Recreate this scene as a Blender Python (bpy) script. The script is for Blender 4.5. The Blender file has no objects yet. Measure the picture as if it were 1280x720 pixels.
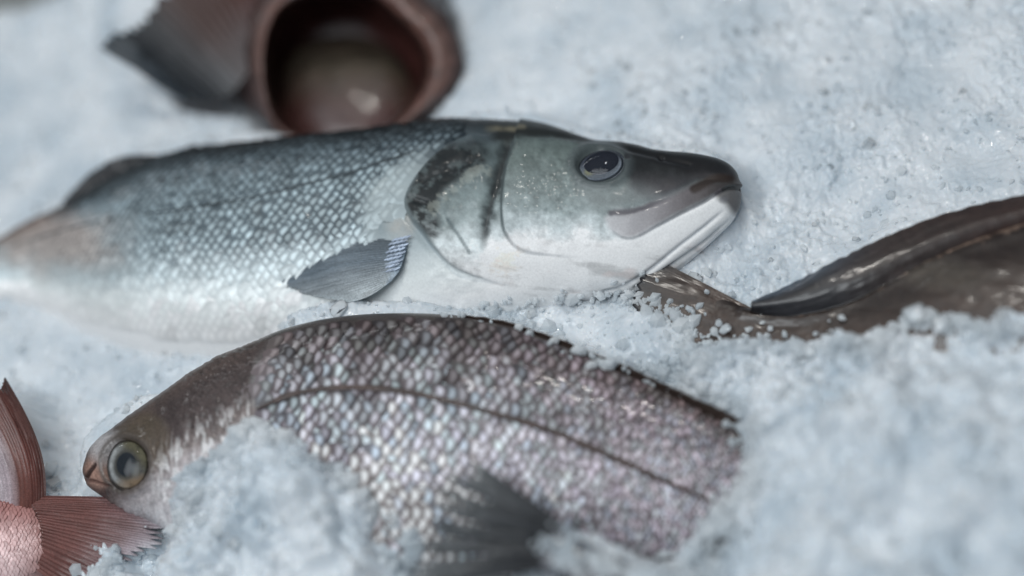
import bpy, math, random
import numpy as np
from mathutils import Matrix, Vector

random.seed(7)
RNG = np.random.default_rng(11)
SC = bpy.context.scene
COL = SC.collection

# ------------------------------------------------------------------ camera
DIST = 0.80                  # metres from lens to the middle of the ice
FRAME_W = 0.45               # metres of ice across the picture there
ELEV = math.radians(55)
ROLL = math.radians(24)
K = FRAME_W / 1280.0 / DIST  # slope of a ray per photo pixel
EZ, CZ = math.sin(ELEV), math.cos(ELEV)
FWD = np.array([0, CZ, -EZ])
R0 = np.array([1.0, 0, 0]); U0 = np.array([0, EZ, CZ])
RIGHT = math.cos(ROLL) * R0 - math.sin(ROLL) * U0
UP = math.sin(ROLL) * R0 + math.cos(ROLL) * U0
CAM = -FWD * DIST
RM = np.stack([RIGHT, UP, -FWD], 1)      # camera axes as columns

cam_data = bpy.data.cameras.new('camera')
cam = bpy.data.objects.new('camera', cam_data)
COL.objects.link(cam)
m = Matrix([[*RM[0], CAM[0]], [*RM[1], CAM[1]], [*RM[2], CAM[2]], [0, 0, 0, 1]])
cam.matrix_world = m
cam_data.sensor_width = 36
cam_data.lens = 36 * DIST / FRAME_W
cam_data.clip_start = 0.02
cam_data.clip_end = 50
cam_data.dof.use_dof = True
cam_data.dof.aperture_fstop = 1.5
SC.camera = cam

# ------------------------------------------------------------------ light
world = bpy.data.worlds.new('World'); SC.world = world; world.use_nodes = True
bg = world.node_tree.nodes['Background']
bg.inputs['Color'].default_value = (0.74, 0.86, 1.0, 1)
bg.inputs['Strength'].default_value = 0.25

def area(name, loc, target, size, power, color):
    d = bpy.data.lights.new(name, 'AREA'); d.shape = 'RECTANGLE'
    d.size, d.size_y = size; d.energy = power; d.color = color
    o = bpy.data.objects.new(name, d); COL.objects.link(o)
    o.location = loc
    o.rotation_euler = (Vector(target) - Vector(loc)).to_track_quat('-Z', 'Y').to_euler()
    return o
area('market_hall_light', (-0.45, -0.45, 1.65), (0, 0, 0), (1.1, 0.7), 26, (0.92, 0.97, 1.0))
area('counter_lamp', (0.22, 0.30, 1.30), (0, 0, 0), (0.16, 0.06), 5.0, (1.0, 0.96, 0.9))
area('added_rim_strip', (-0.45, 1.6, 1.35), (0, 0, 0), (1.2, 0.06), 4.5, (0.95, 0.98, 1.0))  # unseen strip lamp, added for rim glints on the wet fish
SC.view_settings.view_transform = 'Standard'
SC.view_settings.look = 'None'
SC.view_settings.exposure = -0.48
SC.view_settings.gamma = 1.0
SC.render.engine = 'CYCLES'
SC.cycles.use_denoising = True
SC.cycles.max_bounces = 8
SC.cycles.transmission_bounces = 6
SC.cycles.transparent_max_bounces = 12
SC.cycles.caustics_reflective = False
SC.cycles.caustics_refractive = False
SC.cycles.sample_clamp_indirect = 4

# ------------------------------------------------------------------ geometry helpers
def to_world(c):
    return CAM + np.asarray(c) @ RM.T
def to_cam(w):
    return (np.asarray(w) - CAM) @ RM
def project(w):
    c = to_cam(w)
    d = -c[..., 2]
    return 640 + c[..., 0] / d / K, 360 - c[..., 1] / d / K, d
def ray(px, py, depth):
    xr = (np.asarray(px, float) - 640) * K; yr = -(np.asarray(py, float) - 360) * K
    d = np.asarray(depth, float) + 0 * xr
    return to_world(np.stack([xr * d, yr * d, -d], -1))
BED_A = math.tan(math.pi / 2 - ELEV) * math.sin(ROLL)
BED_B = math.tan(math.pi / 2 - ELEV) * math.cos(ROLL)
class Plane:
    """a real plane in the place, given by one anchor and its two slopes away from the lens"""
    def __init__(s, ax, ay, d0, a, b):
        xr = (ax - 640) * K; yr = -(ay - 360) * K
        s.a, s.b = a, b; s.c = d0 + a * xr * d0 - b * yr * d0
        n = np.array([-a, b, 1.0]); s.n = RM @ (n / np.linalg.norm(n))
    def depth(s, px, py):
        xr = (np.asarray(px, float) - 640) * K; yr = -(np.asarray(py, float) - 360) * K
        return s.c / (1 + s.a * xr - s.b * yr)
    def at(s, px, py, lift=0.0):
        xr = (np.asarray(px, float) - 640) * K; yr = -(np.asarray(py, float) - 360) * K
        c = s.c - np.asarray(lift, float) * math.sqrt(1 + s.a**2 + s.b**2)
        return ray(px, py, c / (1 + s.a * xr - s.b * yr))
BED = Plane(640, 360, DIST, BED_A, BED_B)
def bed_plane(ax, ay, height, a, b):
    """a plane through the point that stands `height` above the bed at that pixel"""
    d = BED.depth(ax, ay) - height / EZ
    return Plane(ax, ay, d, a, b)

def crv(pts, n=400):
    """smooth curve through points (Catmull-Rom)"""
    P = np.array(pts, float)
    P = np.vstack([2 * P[0] - P[1], P, 2 * P[-1] - P[-2]])
    k = len(P) - 3
    t = np.linspace(0, k, n); i = np.minimum(t.astype(int), k - 1); f = (t - i)[:, None]
    p0, p1, p2, p3 = P[i], P[i + 1], P[i + 2], P[i + 3]
    return 0.5 * (2 * p1 + (p2 - p0) * f + (2 * p0 - 5 * p1 + 4 * p2 - p3) * f**2 + (3 * p1 - p0 - 3 * p2 + p3) * f**3)
def yfun(pts):
    c = crv(pts, 1200); o = np.argsort(c[:, 0], kind='stable'); c = c[o]
    return lambda x: np.interp(x, c[:, 0], c[:, 1])
def sfun(pts):
    P = np.array(pts, float); c = crv(P, 600); o = np.argsort(c[:, 0], kind='stable'); c = c[o]
    return lambda x: np.interp(x, c[:, 0], c[:, 1])
def sst(a, b, x):
    t = np.clip((x - a) / (b - a), 0, 1); return t * t * (3 - 2 * t)

def pline(px, py, poly, smooth=True):
    """distance to a line, side (+ left of travel) and place along it"""
    P = crv(poly, 6 * len(poly)) if smooth and len(poly) > 2 else np.array(poly, float)
    best = np.full(px.shape, 1e9); side = np.zeros(px.shape); tt = np.zeros(px.shape)
    n = len(P) - 1
    for i in range(n):
        ax, ay = P[i]; bx, by = P[i + 1]; dx, dy = bx - ax, by - ay
        L = dx * dx + dy * dy + 1e-12
        t = np.clip(((px - ax) * dx + (py - ay) * dy) / L, 0, 1)
        ex = px - ax - t * dx; ey = py - ay - t * dy
        d = np.hypot(ex, ey); mk = d < best
        best = np.where(mk, d, best); side = np.where(mk, np.sign(dx * ey - dy * ex), side); tt = np.where(mk, (i + t) / n, tt)
    return best, side, tt
def inside(px, py, poly, feather=6, smooth=True):
    P = np.array(poly, float)
    if smooth: P = crv(np.vstack([P, P[:1]]), 6 * len(P))
    ins = np.zeros(px.shape, bool); n = len(P)
    for i in range(n):
        ax, ay = P[i]; bx, by = P[(i + 1) % n]
        if ay == by: continue
        c = ((ay > py) != (by > py)) & (px < (bx - ax) * (py - ay) / (by - ay) + ax)
        ins ^= c
    d, _, _ = pline(px, py, np.vstack([P, P[:1]]), False)
    sd = np.where(ins, d, -d)
    return sst(-feather, feather, sd) if feather else sd

def _h(ix, iy, seed):
    n = (ix.astype(np.int64) * 374761393 + iy.astype(np.int64) * 668265263 + seed * 974634779) & 0x7fffffff
    n = ((n ^ (n >> 13)) * 1274126177) & 0x7fffffff
    n = (n ^ (n >> 16)) * 2246822519 & 0x7fffffff
    return (n & 0xffff) / 65535.0
def noise(x, y, seed=0):
    ix, iy = np.floor(x), np.floor(y); fx, fy = x - ix, y - iy
    fx = fx * fx * (3 - 2 * fx); fy = fy * fy * (3 - 2 * fy)
    a = _h(ix, iy, seed); b = _h(ix + 1, iy, seed); c = _h(ix, iy + 1, seed); d = _h(ix + 1, iy + 1, seed)
    return (a * (1 - fx) + b * fx) * (1 - fy) + (c * (1 - fx) + d * fx) * fy
def fbm(x, y, oct=4, seed=0):
    s = 0; a = 0.5; t = 0
    for i in range(oct):
        s = s + a * noise(x * 2**i + 17.3 * i, y * 2**i - 9.1 * i, seed + i); t += a; a *= 0.55
    return s / t
def worley(x, y, seed=0, tilt=False):
    ix, iy = np.floor(x), np.floor(y)
    f1 = np.full(x.shape, 9.0); f2 = np.full(x.shape, 9.0); cid = np.zeros(x.shape); tl = np.zeros(x.shape)
    for dx in (-1, 0, 1):
        for dy in (-1, 0, 1):
            cx, cy = ix + dx, iy + dy
            qx = cx + 0.1 + 0.8 * _h(cx, cy, seed); qy = cy + 0.1 + 0.8 * _h(cx, cy, seed + 5)
            d = (qx - x)**2 + (qy - y)**2
            m1 = d < f1
            f2 = np.where(m1, f1, np.minimum(f2, d)); cid = np.where(m1, _h(cx, cy, seed + 9), cid); f1 = np.where(m1, d, f1)
            if tilt: tl = np.where(m1, (x - qx) * (_h(cx, cy, seed + 11) - 0.5) + (y - qy) * (_h(cx, cy, seed + 13) - 0.5), tl)
    if tilt: return np.sqrt(f1), np.sqrt(f2), cid, tl
    return np.sqrt(f1), np.sqrt(f2), cid

def lin(c):
    c = np.asarray(c, float) / 255.0
    return np.where(c <= 0.04045, c / 12.92, ((c + 0.055) / 1.055)**2.4)
GAIN = np.array([0.59, 0.63, 0.675])
def alb(r, g, b):
    """surface colour of something that reads as r,g,b next to ice of albedo 0.8"""
    return np.clip(lin((r, g, b)) / GAIN, 0.004, 0.88)
def ramp(x, stops):
    xs = [s[0] for s in stops]; cs = np.array([alb(*s[1]) for s in stops])
    return np.stack([np.interp(x, xs, cs[:, i]) for i in range(3)], -1)
def mixc(c, col, m):
    m = np.asarray(m)[..., None]; return c * (1 - m) + np.asarray(col) * m

# ------------------------------------------------------------------ object helpers
def mesh_obj(name, V, F, mat, parent=None, col=None, uv=None, smooth=True):
    me = bpy.data.meshes.new(name)
    V = np.asarray(V, np.float32)
    if isinstance(F, np.ndarray):
        nf, k = F.shape
        me.vertices.add(len(V)); me.vertices.foreach_set('co', V.ravel())
        me.loops.add(nf * k); me.loops.foreach_set('vertex_index', F.astype(np.int32).ravel())
        me.polygons.add(nf); me.polygons.foreach_set('loop_start', np.arange(0, nf * k, k, dtype=np.int32))
        me.update(calc_edges=True)
    else:
        me.from_pydata(V.tolist(), [], F)
    me.polygons.foreach_set('use_smooth', np.full(len(me.polygons), smooth))
    if col is not None:
        a = me.color_attributes.new('Col', 'FLOAT_COLOR', 'POINT')
        c = np.ones((len(V), 4), np.float32); col = np.asarray(col); c[:, :col.shape[1]] = col
        a.data.foreach_set('color', c.ravel())
    if uv is not None:
        a = me.attributes.new('Local', 'FLOAT2', 'POINT')
        a.data.foreach_set('vector', np.asarray(uv, np.float32).ravel())
    me.materials.append(mat)
    o = bpy.data.objects.new(name, me); COL.objects.link(o)
    if parent is not None: o.parent = parent
    return o
def thing(name, label, cat, loc=(0, 0, 0), group=None):
    o = bpy.data.objects.new(name, None); COL.objects.link(o)
    o.empty_display_size = 0.02
    o['label'] = label; o['category'] = cat
    if group: o['group'] = group
    return o
def grid_faces(nu, nv, close_v=False, flip=False):
    i = np.arange(nu - 1)[:, None]; j = np.arange(nv if close_v else nv - 1)[None]
    j2 = (j + 1) % nv
    f = np.stack([i * nv + j, (i + 1) * nv + j, (i + 1) * nv + j2, i * nv + j2], -1).reshape(-1, 4)
    return f[:, ::-1].copy() if flip else f
def grid_normals(P):
    du = np.gradient(P, axis=0); dv = np.gradient(P, axis=1)
    n = np.cross(du, dv); return n / (np.linalg.norm(n, axis=-1, keepdims=True) + 1e-15)

# ------------------------------------------------------------------ materials
def mat_base(name):
    mt = bpy.data.materials.new(name); mt.use_nodes = True
    nt = mt.node_tree; b = nt.nodes['Principled BSDF']
    return mt, nt, b
def skin_mat(name, rough=0.38, coat=0.35, coat_rough=0.12, metal=0.0, spec=0.5, sss=0.0, speck=900, speck_amt=0.35, bump=0.25, bump_scale=1400, streak=None):
    mt, nt, b = mat_base(name)
    N = nt.nodes.new; L = nt.links.new
    at = N('ShaderNodeAttribute'); at.attribute_name = 'Col'
    tc = N('ShaderNodeTexCoord')
    mp = N('ShaderNodeMapping'); L(tc.outputs['Object'], mp.inputs['Vector'])
    if streak: mp.inputs['Scale'].default_value = streak
    nz = N('ShaderNodeTexNoise'); nz.inputs['Scale'].default_value = speck; nz.inputs['Detail'].default_value = 5
    L(mp.outputs['Vector'], nz.inputs['Vector'])
    rg = N('ShaderNodeMapRange'); rg.inputs['From Min'].default_value = 0.3; rg.inputs['From Max'].default_value = 0.7
    rg.inputs['To Min'].default_value = 1 - speck_amt; rg.inputs['To Max'].default_value = 1 + speck_amt
    L(nz.outputs['Fac'], rg.inputs['Value'])
    mu = N('ShaderNodeVectorMath'); mu.operation = 'SCALE'
    L(at.outputs['Color'], mu.inputs[0]); L(rg.outputs['Result'], mu.inputs['Scale'])
    L(mu.outputs['Vector'], b.inputs['Base Color'])
    b.inputs['Metallic'].default_value = metal
    b.inputs['Specular IOR Level'].default_value = spec
    rr = N('ShaderNodeMapRange'); rr.inputs['To Min'].default_value = rough * 0.75; rr.inputs['To Max'].default_value = rough * 1.3
    n2 = N('ShaderNodeTexNoise'); n2.inputs['Scale'].default_value = 160; n2.inputs['Detail'].default_value = 4
    L(tc.outputs['Object'], n2.inputs['Vector']); L(n2.outputs['Fac'], rr.inputs['Value']); L(rr.outputs['Result'], b.inputs['Roughness'])
    b.inputs['Coat Weight'].default_value = coat; b.inputs['Coat Roughness'].default_value = coat_rough; b.inputs['Coat IOR'].default_value = 1.36
    if sss:
        b.inputs['Subsurface Weight'].default_value = sss; b.inputs['Subsurface Radius'].default_value = (1, 0.7, 0.55)
        b.inputs['Subsurface Scale'].default_value = 0.004
    if bump:
        n3 = N('ShaderNodeTexNoise'); n3.inputs['Scale'].default_value = bump_scale; n3.inputs['Detail'].default_value = 3
        L(mp.outputs['Vector'], n3.inputs['Vector'])
        bp = N('ShaderNodeBump'); bp.inputs['Strength'].default_value = bump; bp.inputs['Distance'].default_value = 0.0006
        L(n3.outputs['Fac'], bp.inputs['Height']); L(bp.outputs['Normal'], b.inputs['Normal'])
    return mt
def scale_mat(name, dark, metal=0.35, rough=0.3, c0=0.62, ru=0.42, rv=0.62, soft=0.35, slant=0.0):
    """silvery scale: bright guanine patch in the middle, pigmented margin"""
    mt, nt, b = mat_base(name); N = nt.nodes.new; L = nt.links.new
    at = N('ShaderNodeAttribute'); at.attribute_name = 'Col'
    lo = N('ShaderNodeAttribute'); lo.attribute_name = 'Local'
    mp = N('ShaderNodeMapping'); mp.inputs['Location'].default_value = (-c0 / ru, -0.5 / rv, 0); mp.inputs['Scale'].default_value = (1 / ru, 1 / rv, 0)
    vr = N('ShaderNodeVectorRotate'); vr.rotation_type = 'Z_AXIS'; vr.inputs['Center'].default_value = (c0, 0.5, 0); vr.inputs['Angle'].default_value = slant
    L(lo.outputs['Vector'], vr.inputs['Vector']); L(vr.outputs['Vector'], mp.inputs['Vector'])
    ln = N('ShaderNodeVectorMath'); ln.operation = 'LENGTH'; L(mp.outputs['Vector'], ln.inputs[0])
    tc = N('ShaderNodeTexCoord'); nz = N('ShaderNodeTexNoise'); nz.inputs['Scale'].default_value = 700; nz.inputs['Detail'].default_value = 4
    L(tc.outputs['Object'], nz.inputs['Vector'])
    ad = N('ShaderNodeMath'); ad.operation = 'MULTIPLY_ADD'; ad.inputs[1].default_value = 0.7; L(nz.outputs['Fac'], ad.inputs[0]); L(ln.outputs['Value'], ad.inputs[2])
    rg = N('ShaderNodeMapRange'); rg.interpolation_type = 'SMOOTHSTEP'
    rg.inputs['From Min'].default_value = 1.25 - soft; rg.inputs['From Max'].default_value = 1.25 + soft
    rg.inputs['To Min'].default_value = 1; rg.inputs['To Max'].default_value = 0
    L(ad.outputs['Value'], rg.inputs['Value'])
    dk = N('ShaderNodeMix'); dk.data_type = 'RGBA'; dk.blend_type = 'MULTIPLY'; dk.inputs['Factor'].default_value = 1
    mg = N('ShaderNodeMix'); mg.data_type = 'RGBA'; mg.inputs['A'].default_value = (1, 1, 1, 1); mg.inputs['B'].default_value = (*dark, 1)
    L(at.outputs['Alpha'], mg.inputs['Factor']); L(at.outputs['Color'], dk.inputs['A']); L(mg.outputs['Result'], dk.inputs['B'])
    mx = N('ShaderNodeMix'); mx.data_type = 'RGBA'
    L(rg.outputs['Result'], mx.inputs['Factor']); L(dk.outputs['Result'], mx.inputs['A']); L(at.outputs['Color'], mx.inputs['B'])
    L(mx.outputs['Result'], b.inputs['Base Color'])
    b.inputs['Metallic'].default_value = metal; b.inputs['Specular IOR Level'].default_value = 0.3
    n2 = N('ShaderNodeTexNoise'); n2.inputs['Scale'].default_value = 260; L(tc.outputs['Object'], n2.inputs['Vector'])
    rr = N('ShaderNodeMapRange'); rr.inputs['To Min'].default_value = rough * 0.7; rr.inputs['To Max'].default_value = rough * 1.4
    L(n2.outputs['Fac'], rr.inputs['Value']); L(rr.outputs['Result'], b.inputs['Roughness'])
    b.inputs['Coat Weight'].default_value = 0.35; b.inputs['Coat Roughness'].default_value = 0.1; b.inputs['Coat IOR'].default_value = 1.36
    bp = N('ShaderNodeBump'); bp.inputs['Strength'].default_value = 0.25; bp.inputs['Distance'].default_value = 0.0004
    L(nz.outputs['Fac'], bp.inputs['Height']); L(bp.outputs['Normal'], b.inputs['Normal'])
    return mt
def fin_mat(name, transl=0.25, rough=0.4):
    mt = skin_mat(name, rough=rough, coat=0.25, speck=1500, speck_amt=0.3, bump=0.2)
    nt = mt.node_tree; b = nt.nodes['Principled BSDF']; out = nt.nodes['Material Output']
    at = [n for n in nt.nodes if n.type == 'ATTRIBUTE'][0]
    tr = nt.nodes.new('ShaderNodeBsdfTranslucent'); nt.links.new(at.outputs['Color'], tr.inputs['Color'])
    mx = nt.nodes.new('ShaderNodeMixShader'); mx.inputs[0].default_value = transl
    nt.links.new(b.outputs[0], mx.inputs[1]); nt.links.new(tr.outputs[0], mx.inputs[2]); nt.links.new(mx.outputs[0], out.inputs[0])
    return mt
def cornea_mat():
    mt = bpy.data.materials.new('cornea'); mt.use_nodes = True; nt = mt.node_tree
    nt.nodes.remove(nt.nodes['Principled BSDF']); out = nt.nodes['Material Output']
    gl = nt.nodes.new('ShaderNodeBsdfGlossy'); gl.inputs['Roughness'].default_value = 0.015
    tr = nt.nodes.new('ShaderNodeBsdfTransparent'); tr.inputs['Color'].default_value = (0.93, 0.95, 0.97, 1)
    fr = nt.nodes.new('ShaderNodeFresnel'); fr.inputs['IOR'].default_value = 1.28
    nz = nt.nodes.new('ShaderNodeTexNoise'); nz.inputs['Scale'].default_value = 220
    bp = nt.nodes.new('ShaderNodeBump'); bp.inputs['Strength'].default_value = 0.05; bp.inputs['Distance'].default_value = 0.0005
    nt.links.new(nz.outputs['Fac'], bp.inputs['Height']); nt.links.new(bp.outputs['Normal'], gl.inputs['Normal'])
    mx = nt.nodes.new('ShaderNodeMixShader')
    nt.links.new(fr.outputs[0], mx.inputs[0]); nt.links.new(tr.outputs[0], mx.inputs[1]); nt.links.new(gl.outputs[0], mx.inputs[2])
    nt.links.new(mx.outputs[0], out.inputs[0])
    return mt
def ice_mat(name, base=(0.70, 0.74, 0.775), transm=0.0, rough=0.2, sss=0.45, bump=0.35):
    mt, nt, b = mat_base(name); N = nt.nodes.new; L = nt.links.new
    tc = N('ShaderNodeTexCoord')
    n1 = N('ShaderNodeTexNoise'); n1.inputs['Scale'].default_value = 38; n1.inputs['Detail'].default_value = 6; L(tc.outputs['Object'], n1.inputs['Vector'])
    cr = N('ShaderNodeMix'); cr.data_type = 'RGBA'
    cr.inputs['A'].default_value = (base[0] * 0.76, base[1] * 0.81, base[2] * 0.845, 1); cr.inputs['B'].default_value = (*base, 1)
    r1 = N('ShaderNodeMapRange'); r1.inputs['From Min'].default_value = 0.35; r1.inputs['From Max'].default_value = 0.6; L(n1.outputs['Fac'], r1.inputs['Value'])
    L(r1.outputs['Result'], cr.inputs['Factor']); L(cr.outputs['Result'], b.inputs['Base Color'])
    n2 = N('ShaderNodeTexNoise'); n2.inputs['Scale'].default_value = 420; n2.inputs['Detail'].default_value = 5; L(tc.outputs['Object'], n2.inputs['Vector'])
    rr = N('ShaderNodeMapRange'); rr.inputs['To Min'].default_value = rough * 0.5; rr.inputs['To Max'].default_value = rough * 1.6; L(n2.outputs['Fac'], rr.inputs['Value'])
    L(rr.outputs['Result'], b.inputs['Roughness'])
    b.inputs['IOR'].default_value = 1.31
    b.inputs['Coat Weight'].default_value = 0.5; b.inputs['Coat Roughness'].default_value = 0.05; b.inputs['Coat IOR'].default_value = 1.33
    b.inputs['Transmission Weight'].default_value = transm
    if sss:
        b.inputs['Subsurface Weight'].default_value = sss
        b.inputs['Subsurface Radius'].default_value = (0.75, 0.9, 1.0); b.inputs['Subsurface Scale'].default_value = 0.0038
    bp = N('ShaderNodeBump'); bp.inputs['Strength'].default_value = bump; bp.inputs['Distance'].default_value = 0.0012
    L(n2.outputs['Fac'], bp.inputs['Height']); L(bp.outputs['Normal'], b.inputs['Normal'])
    return mt
M_BASS = skin_mat('bass_skin', rough=0.46, spec=0.22, coat=0.22, coat_rough=0.08, sss=0.0, speck=1100, speck_amt=0.07, bump=0.05)
M_BREAM = skin_mat('bream_skin', rough=0.42, spec=0.3, coat=0.4, coat_rough=0.08, speck=1100, speck_amt=0.3, bump=0.5)
M_BROWN = skin_mat('brown_skin', rough=0.42, coat=0.4, coat_rough=0.12, speck=300, speck_amt=0.25, bump=0.25, bump_scale=500)
M_GAPE = skin_mat('gape_skin', rough=0.4, coat=0.4, speck=200, speck_amt=0.3)
M_RED = skin_mat('red_skin', rough=0.42, coat=0.3, speck=500, speck_amt=0.25, sss=0.1)
M_FIN = fin_mat('fin_membrane', 0.2, 0.42)
M_BASS_SC = scale_mat('bass_scale', (0.13, 0.15, 0.17), metal=0.15, rough=0.4, c0=0.72, ru=0.15, rv=0.30, soft=0.5, slant=0.35)
M_BREAM_SC = scale_mat('bream_scale', (0.19, 0.15, 0.145), metal=0.06, rough=0.42, c0=0.72, ru=0.15, rv=0.34, soft=0.55, slant=-0.42)
M_RED_SC = scale_mat('red_scale', (0.72, 0.52, 0.52), metal=0.1, rough=0.38, c0=0.7, ru=0.3, rv=0.4)
M_CORNEA = cornea_mat()
M_EYE = skin_mat('eye_iris', rough=0.6, coat=0.0, spec=0.2, speck=1800, speck_amt=0.25, bump=0.1)
M_ICE = ice_mat('crushed_ice')
M_GRAIN = ice_mat('ice_grain', (0.82, 0.85, 0.87), transm=0.0, rough=0.22, sss=0, bump=0.3)
_nt = M_GRAIN.node_tree; _tr = _nt.nodes.new('ShaderNodeBsdfTranslucent'); _tr.inputs['Color'].default_value = (0.93, 0.95, 0.96, 1)
_mx = _nt.nodes.new('ShaderNodeMixShader'); _mx.inputs[0].default_value = 0.5
_nt.links.new(_nt.nodes['Principled BSDF'].outputs[0], _mx.inputs[1]); _nt.links.new(_tr.outputs[0], _mx.inputs[2]); _nt.links.new(_mx.outputs[0], _nt.nodes['Material Output'].inputs[0])
def clear_mat(name, share, rough):
    mt = ice_mat(name, (0.92, 0.94, 0.95), rough=rough, sss=0, bump=0.25); nt = mt.node_tree
    tr = nt.nodes.new('ShaderNodeBsdfTransparent'); tr.inputs['Color'].default_value = (0.96, 0.975, 0.985, 1)
    gl = nt.nodes.new('ShaderNodeBsdfGlossy'); gl.inputs['Roughness'].default_value = 0.06
    fr = nt.nodes.new('ShaderNodeFresnel'); fr.inputs['IOR'].default_value = 1.31
    m1 = nt.nodes.new('ShaderNodeMixShader'); m2 = nt.nodes.new('ShaderNodeMixShader'); m1.inputs[0].default_value = share
    nt.links.new(nt.nodes['Principled BSDF'].outputs[0], m1.inputs[1]); nt.links.new(tr.outputs[0], m1.inputs[2])
    nt.links.new(fr.outputs[0], m2.inputs[0]); nt.links.new(m1.outputs[0], m2.inputs[1]); nt.links.new(gl.outputs[0], m2.inputs[2])
    nt.links.new(m2.outputs[0], nt.nodes['Material Output'].inputs[0])
    return mt
M_CHIP = clear_mat('ice_chip_clear', 0.55, 0.12)
M_CHUNK = clear_mat('ice_chunk_clear', 0.45, 0.14)

# ------------------------------------------------------------------ fish bodies
class Fish:
    """a body swept between a back line and a belly line lying in a plane, swollen to its real thickness"""
    def __init__(s, plane, dorsal, ventral, ratio, x0, x1, pw=0.92, maxt=1.0):
        s.pl = plane; s.yd = yfun(dorsal); s.yv = yfun(ventral); s.ratio = sfun(ratio); s.x0, s.x1 = x0, x1; s.pw = pw; s.maxt = maxt
    def frame(s, x):
        D = s.pl.at(x, s.yd(x)); V = s.pl.at(x, s.yv(x)); M = (D + V) / 2; H = (D - V) / 2
        h = np.linalg.norm(H, axis=-1)
        return M, H, np.minimum(h * s.ratio(x), s.maxt)
    def pts(s, x, th, lift=None):
        M, H, t = s.frame(x)
        c = np.cos(th); sn = np.sin(th); si = np.sign(sn) * np.abs(sn)**s.pw
        P = M + H * c[..., None] + s.pl.n * (t * si)[..., None]
        return P
    def nrm(s, x, th):
        e = 1.0; f = 0.01
        du = s.pts(x + e, th) - s.pts(x - e, th); dv = s.pts(x, th + f) - s.pts(x, th - f)
        n = np.cross(du, dv); n /= np.linalg.norm(n, axis=-1, keepdims=True) + 1e-15
        sgn = np.sign((n * s.pl.n).sum(-1)) * np.where(np.sin(th) >= 0, 1, -1)
        return n * np.where(sgn == 0, 1, sgn)[..., None]
    def xs(s, n, tip0=0, tip1=0):
        t = np.linspace(0, 1, n)
        if tip0 and tip1: t = 0.5 - 0.5 * np.cos(np.pi * t)
        elif tip1: t = np.sin(t * np.pi / 2)
        elif tip0: t = 1 - np.cos(t * np.pi / 2)
        return s.x0 + (s.x1 - s.x0) * t
    def solve(s, px, py):
        """body coordinates of the place that shows at a pixel"""
        g = getattr(s, '_g', None)
        if g is None:
            x = np.linspace(s.x0, s.x1, 500)[:, None] + np.zeros((1, 180)); th = np.linspace(0.02, math.pi - 0.02, 180)[None] + np.zeros((500, 1))
            P = s.pts(x, th); q = project(P); g = s._g = (x, th, q[0], q[1])
        i = np.argmin((g[2] - px)**2 + (g[3] - py)**2)
        return g[0].flat[i], g[1].flat[i]
    def surf(s, px, py):
        x, th = s.solve(px, py); x = np.array([x]); th = np.array([th])
        return s.pts(x, th)[0], s.nrm(x, th)[0]

def build_body(F, name, parent, mat, colf, relf=None, nx=420, nf=170, nb=40, tip0=0, tip1=0):
    x = F.xs(nx, tip0, tip1)
    tf = np.linspace(0, math.pi, nf); tb = np.linspace(math.pi, 2 * math.pi, nb + 2)[1:-1]
    th = np.concatenate([tf, tb])
    X = x[:, None] + 0 * th[None]; T = th[None] + 0 * x[:, None]
    P = F.pts(X, T); px, py, _ = project(P)
    front = sst(0.0, 0.12, np.sin(T))
    if relf is not None:
        nn = F.nrm(X, np.clip(T, 0.02, 2 * math.pi - 0.02))
        P = P + nn * (relf(px, py, X, T) * front)[..., None]
    C = colf(px, py, X, T)
    V = P.reshape(-1, 3); Cc = C.reshape(-1, 3)
    f = grid_faces(len(x), len(th), True)
    # caps
    n = len(th)
    faces = [f]
    V = np.vstack([V, P[0].mean(0), P[-1].mean(0)]); Cc = np.vstack([Cc, C[0].mean(0), C[-1].mean(0)])
    c0, c1 = len(V) - 2, len(V) - 1; j = np.arange(n); j2 = (j + 1) % n
    cap0 = np.stack([np.full(n, c0), j, j2, np.full(n, c0)], -1)[:, :3]; o = (len(x) - 1) * n
    cap1 = np.stack([np.full(n, c1), o + j2, o + j], -1)
    me_f = f.tolist() + cap0.tolist() + cap1.tolist()
    ob = mesh_obj(name, V, me_f, mat, parent, Cc)
    return ob

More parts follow.
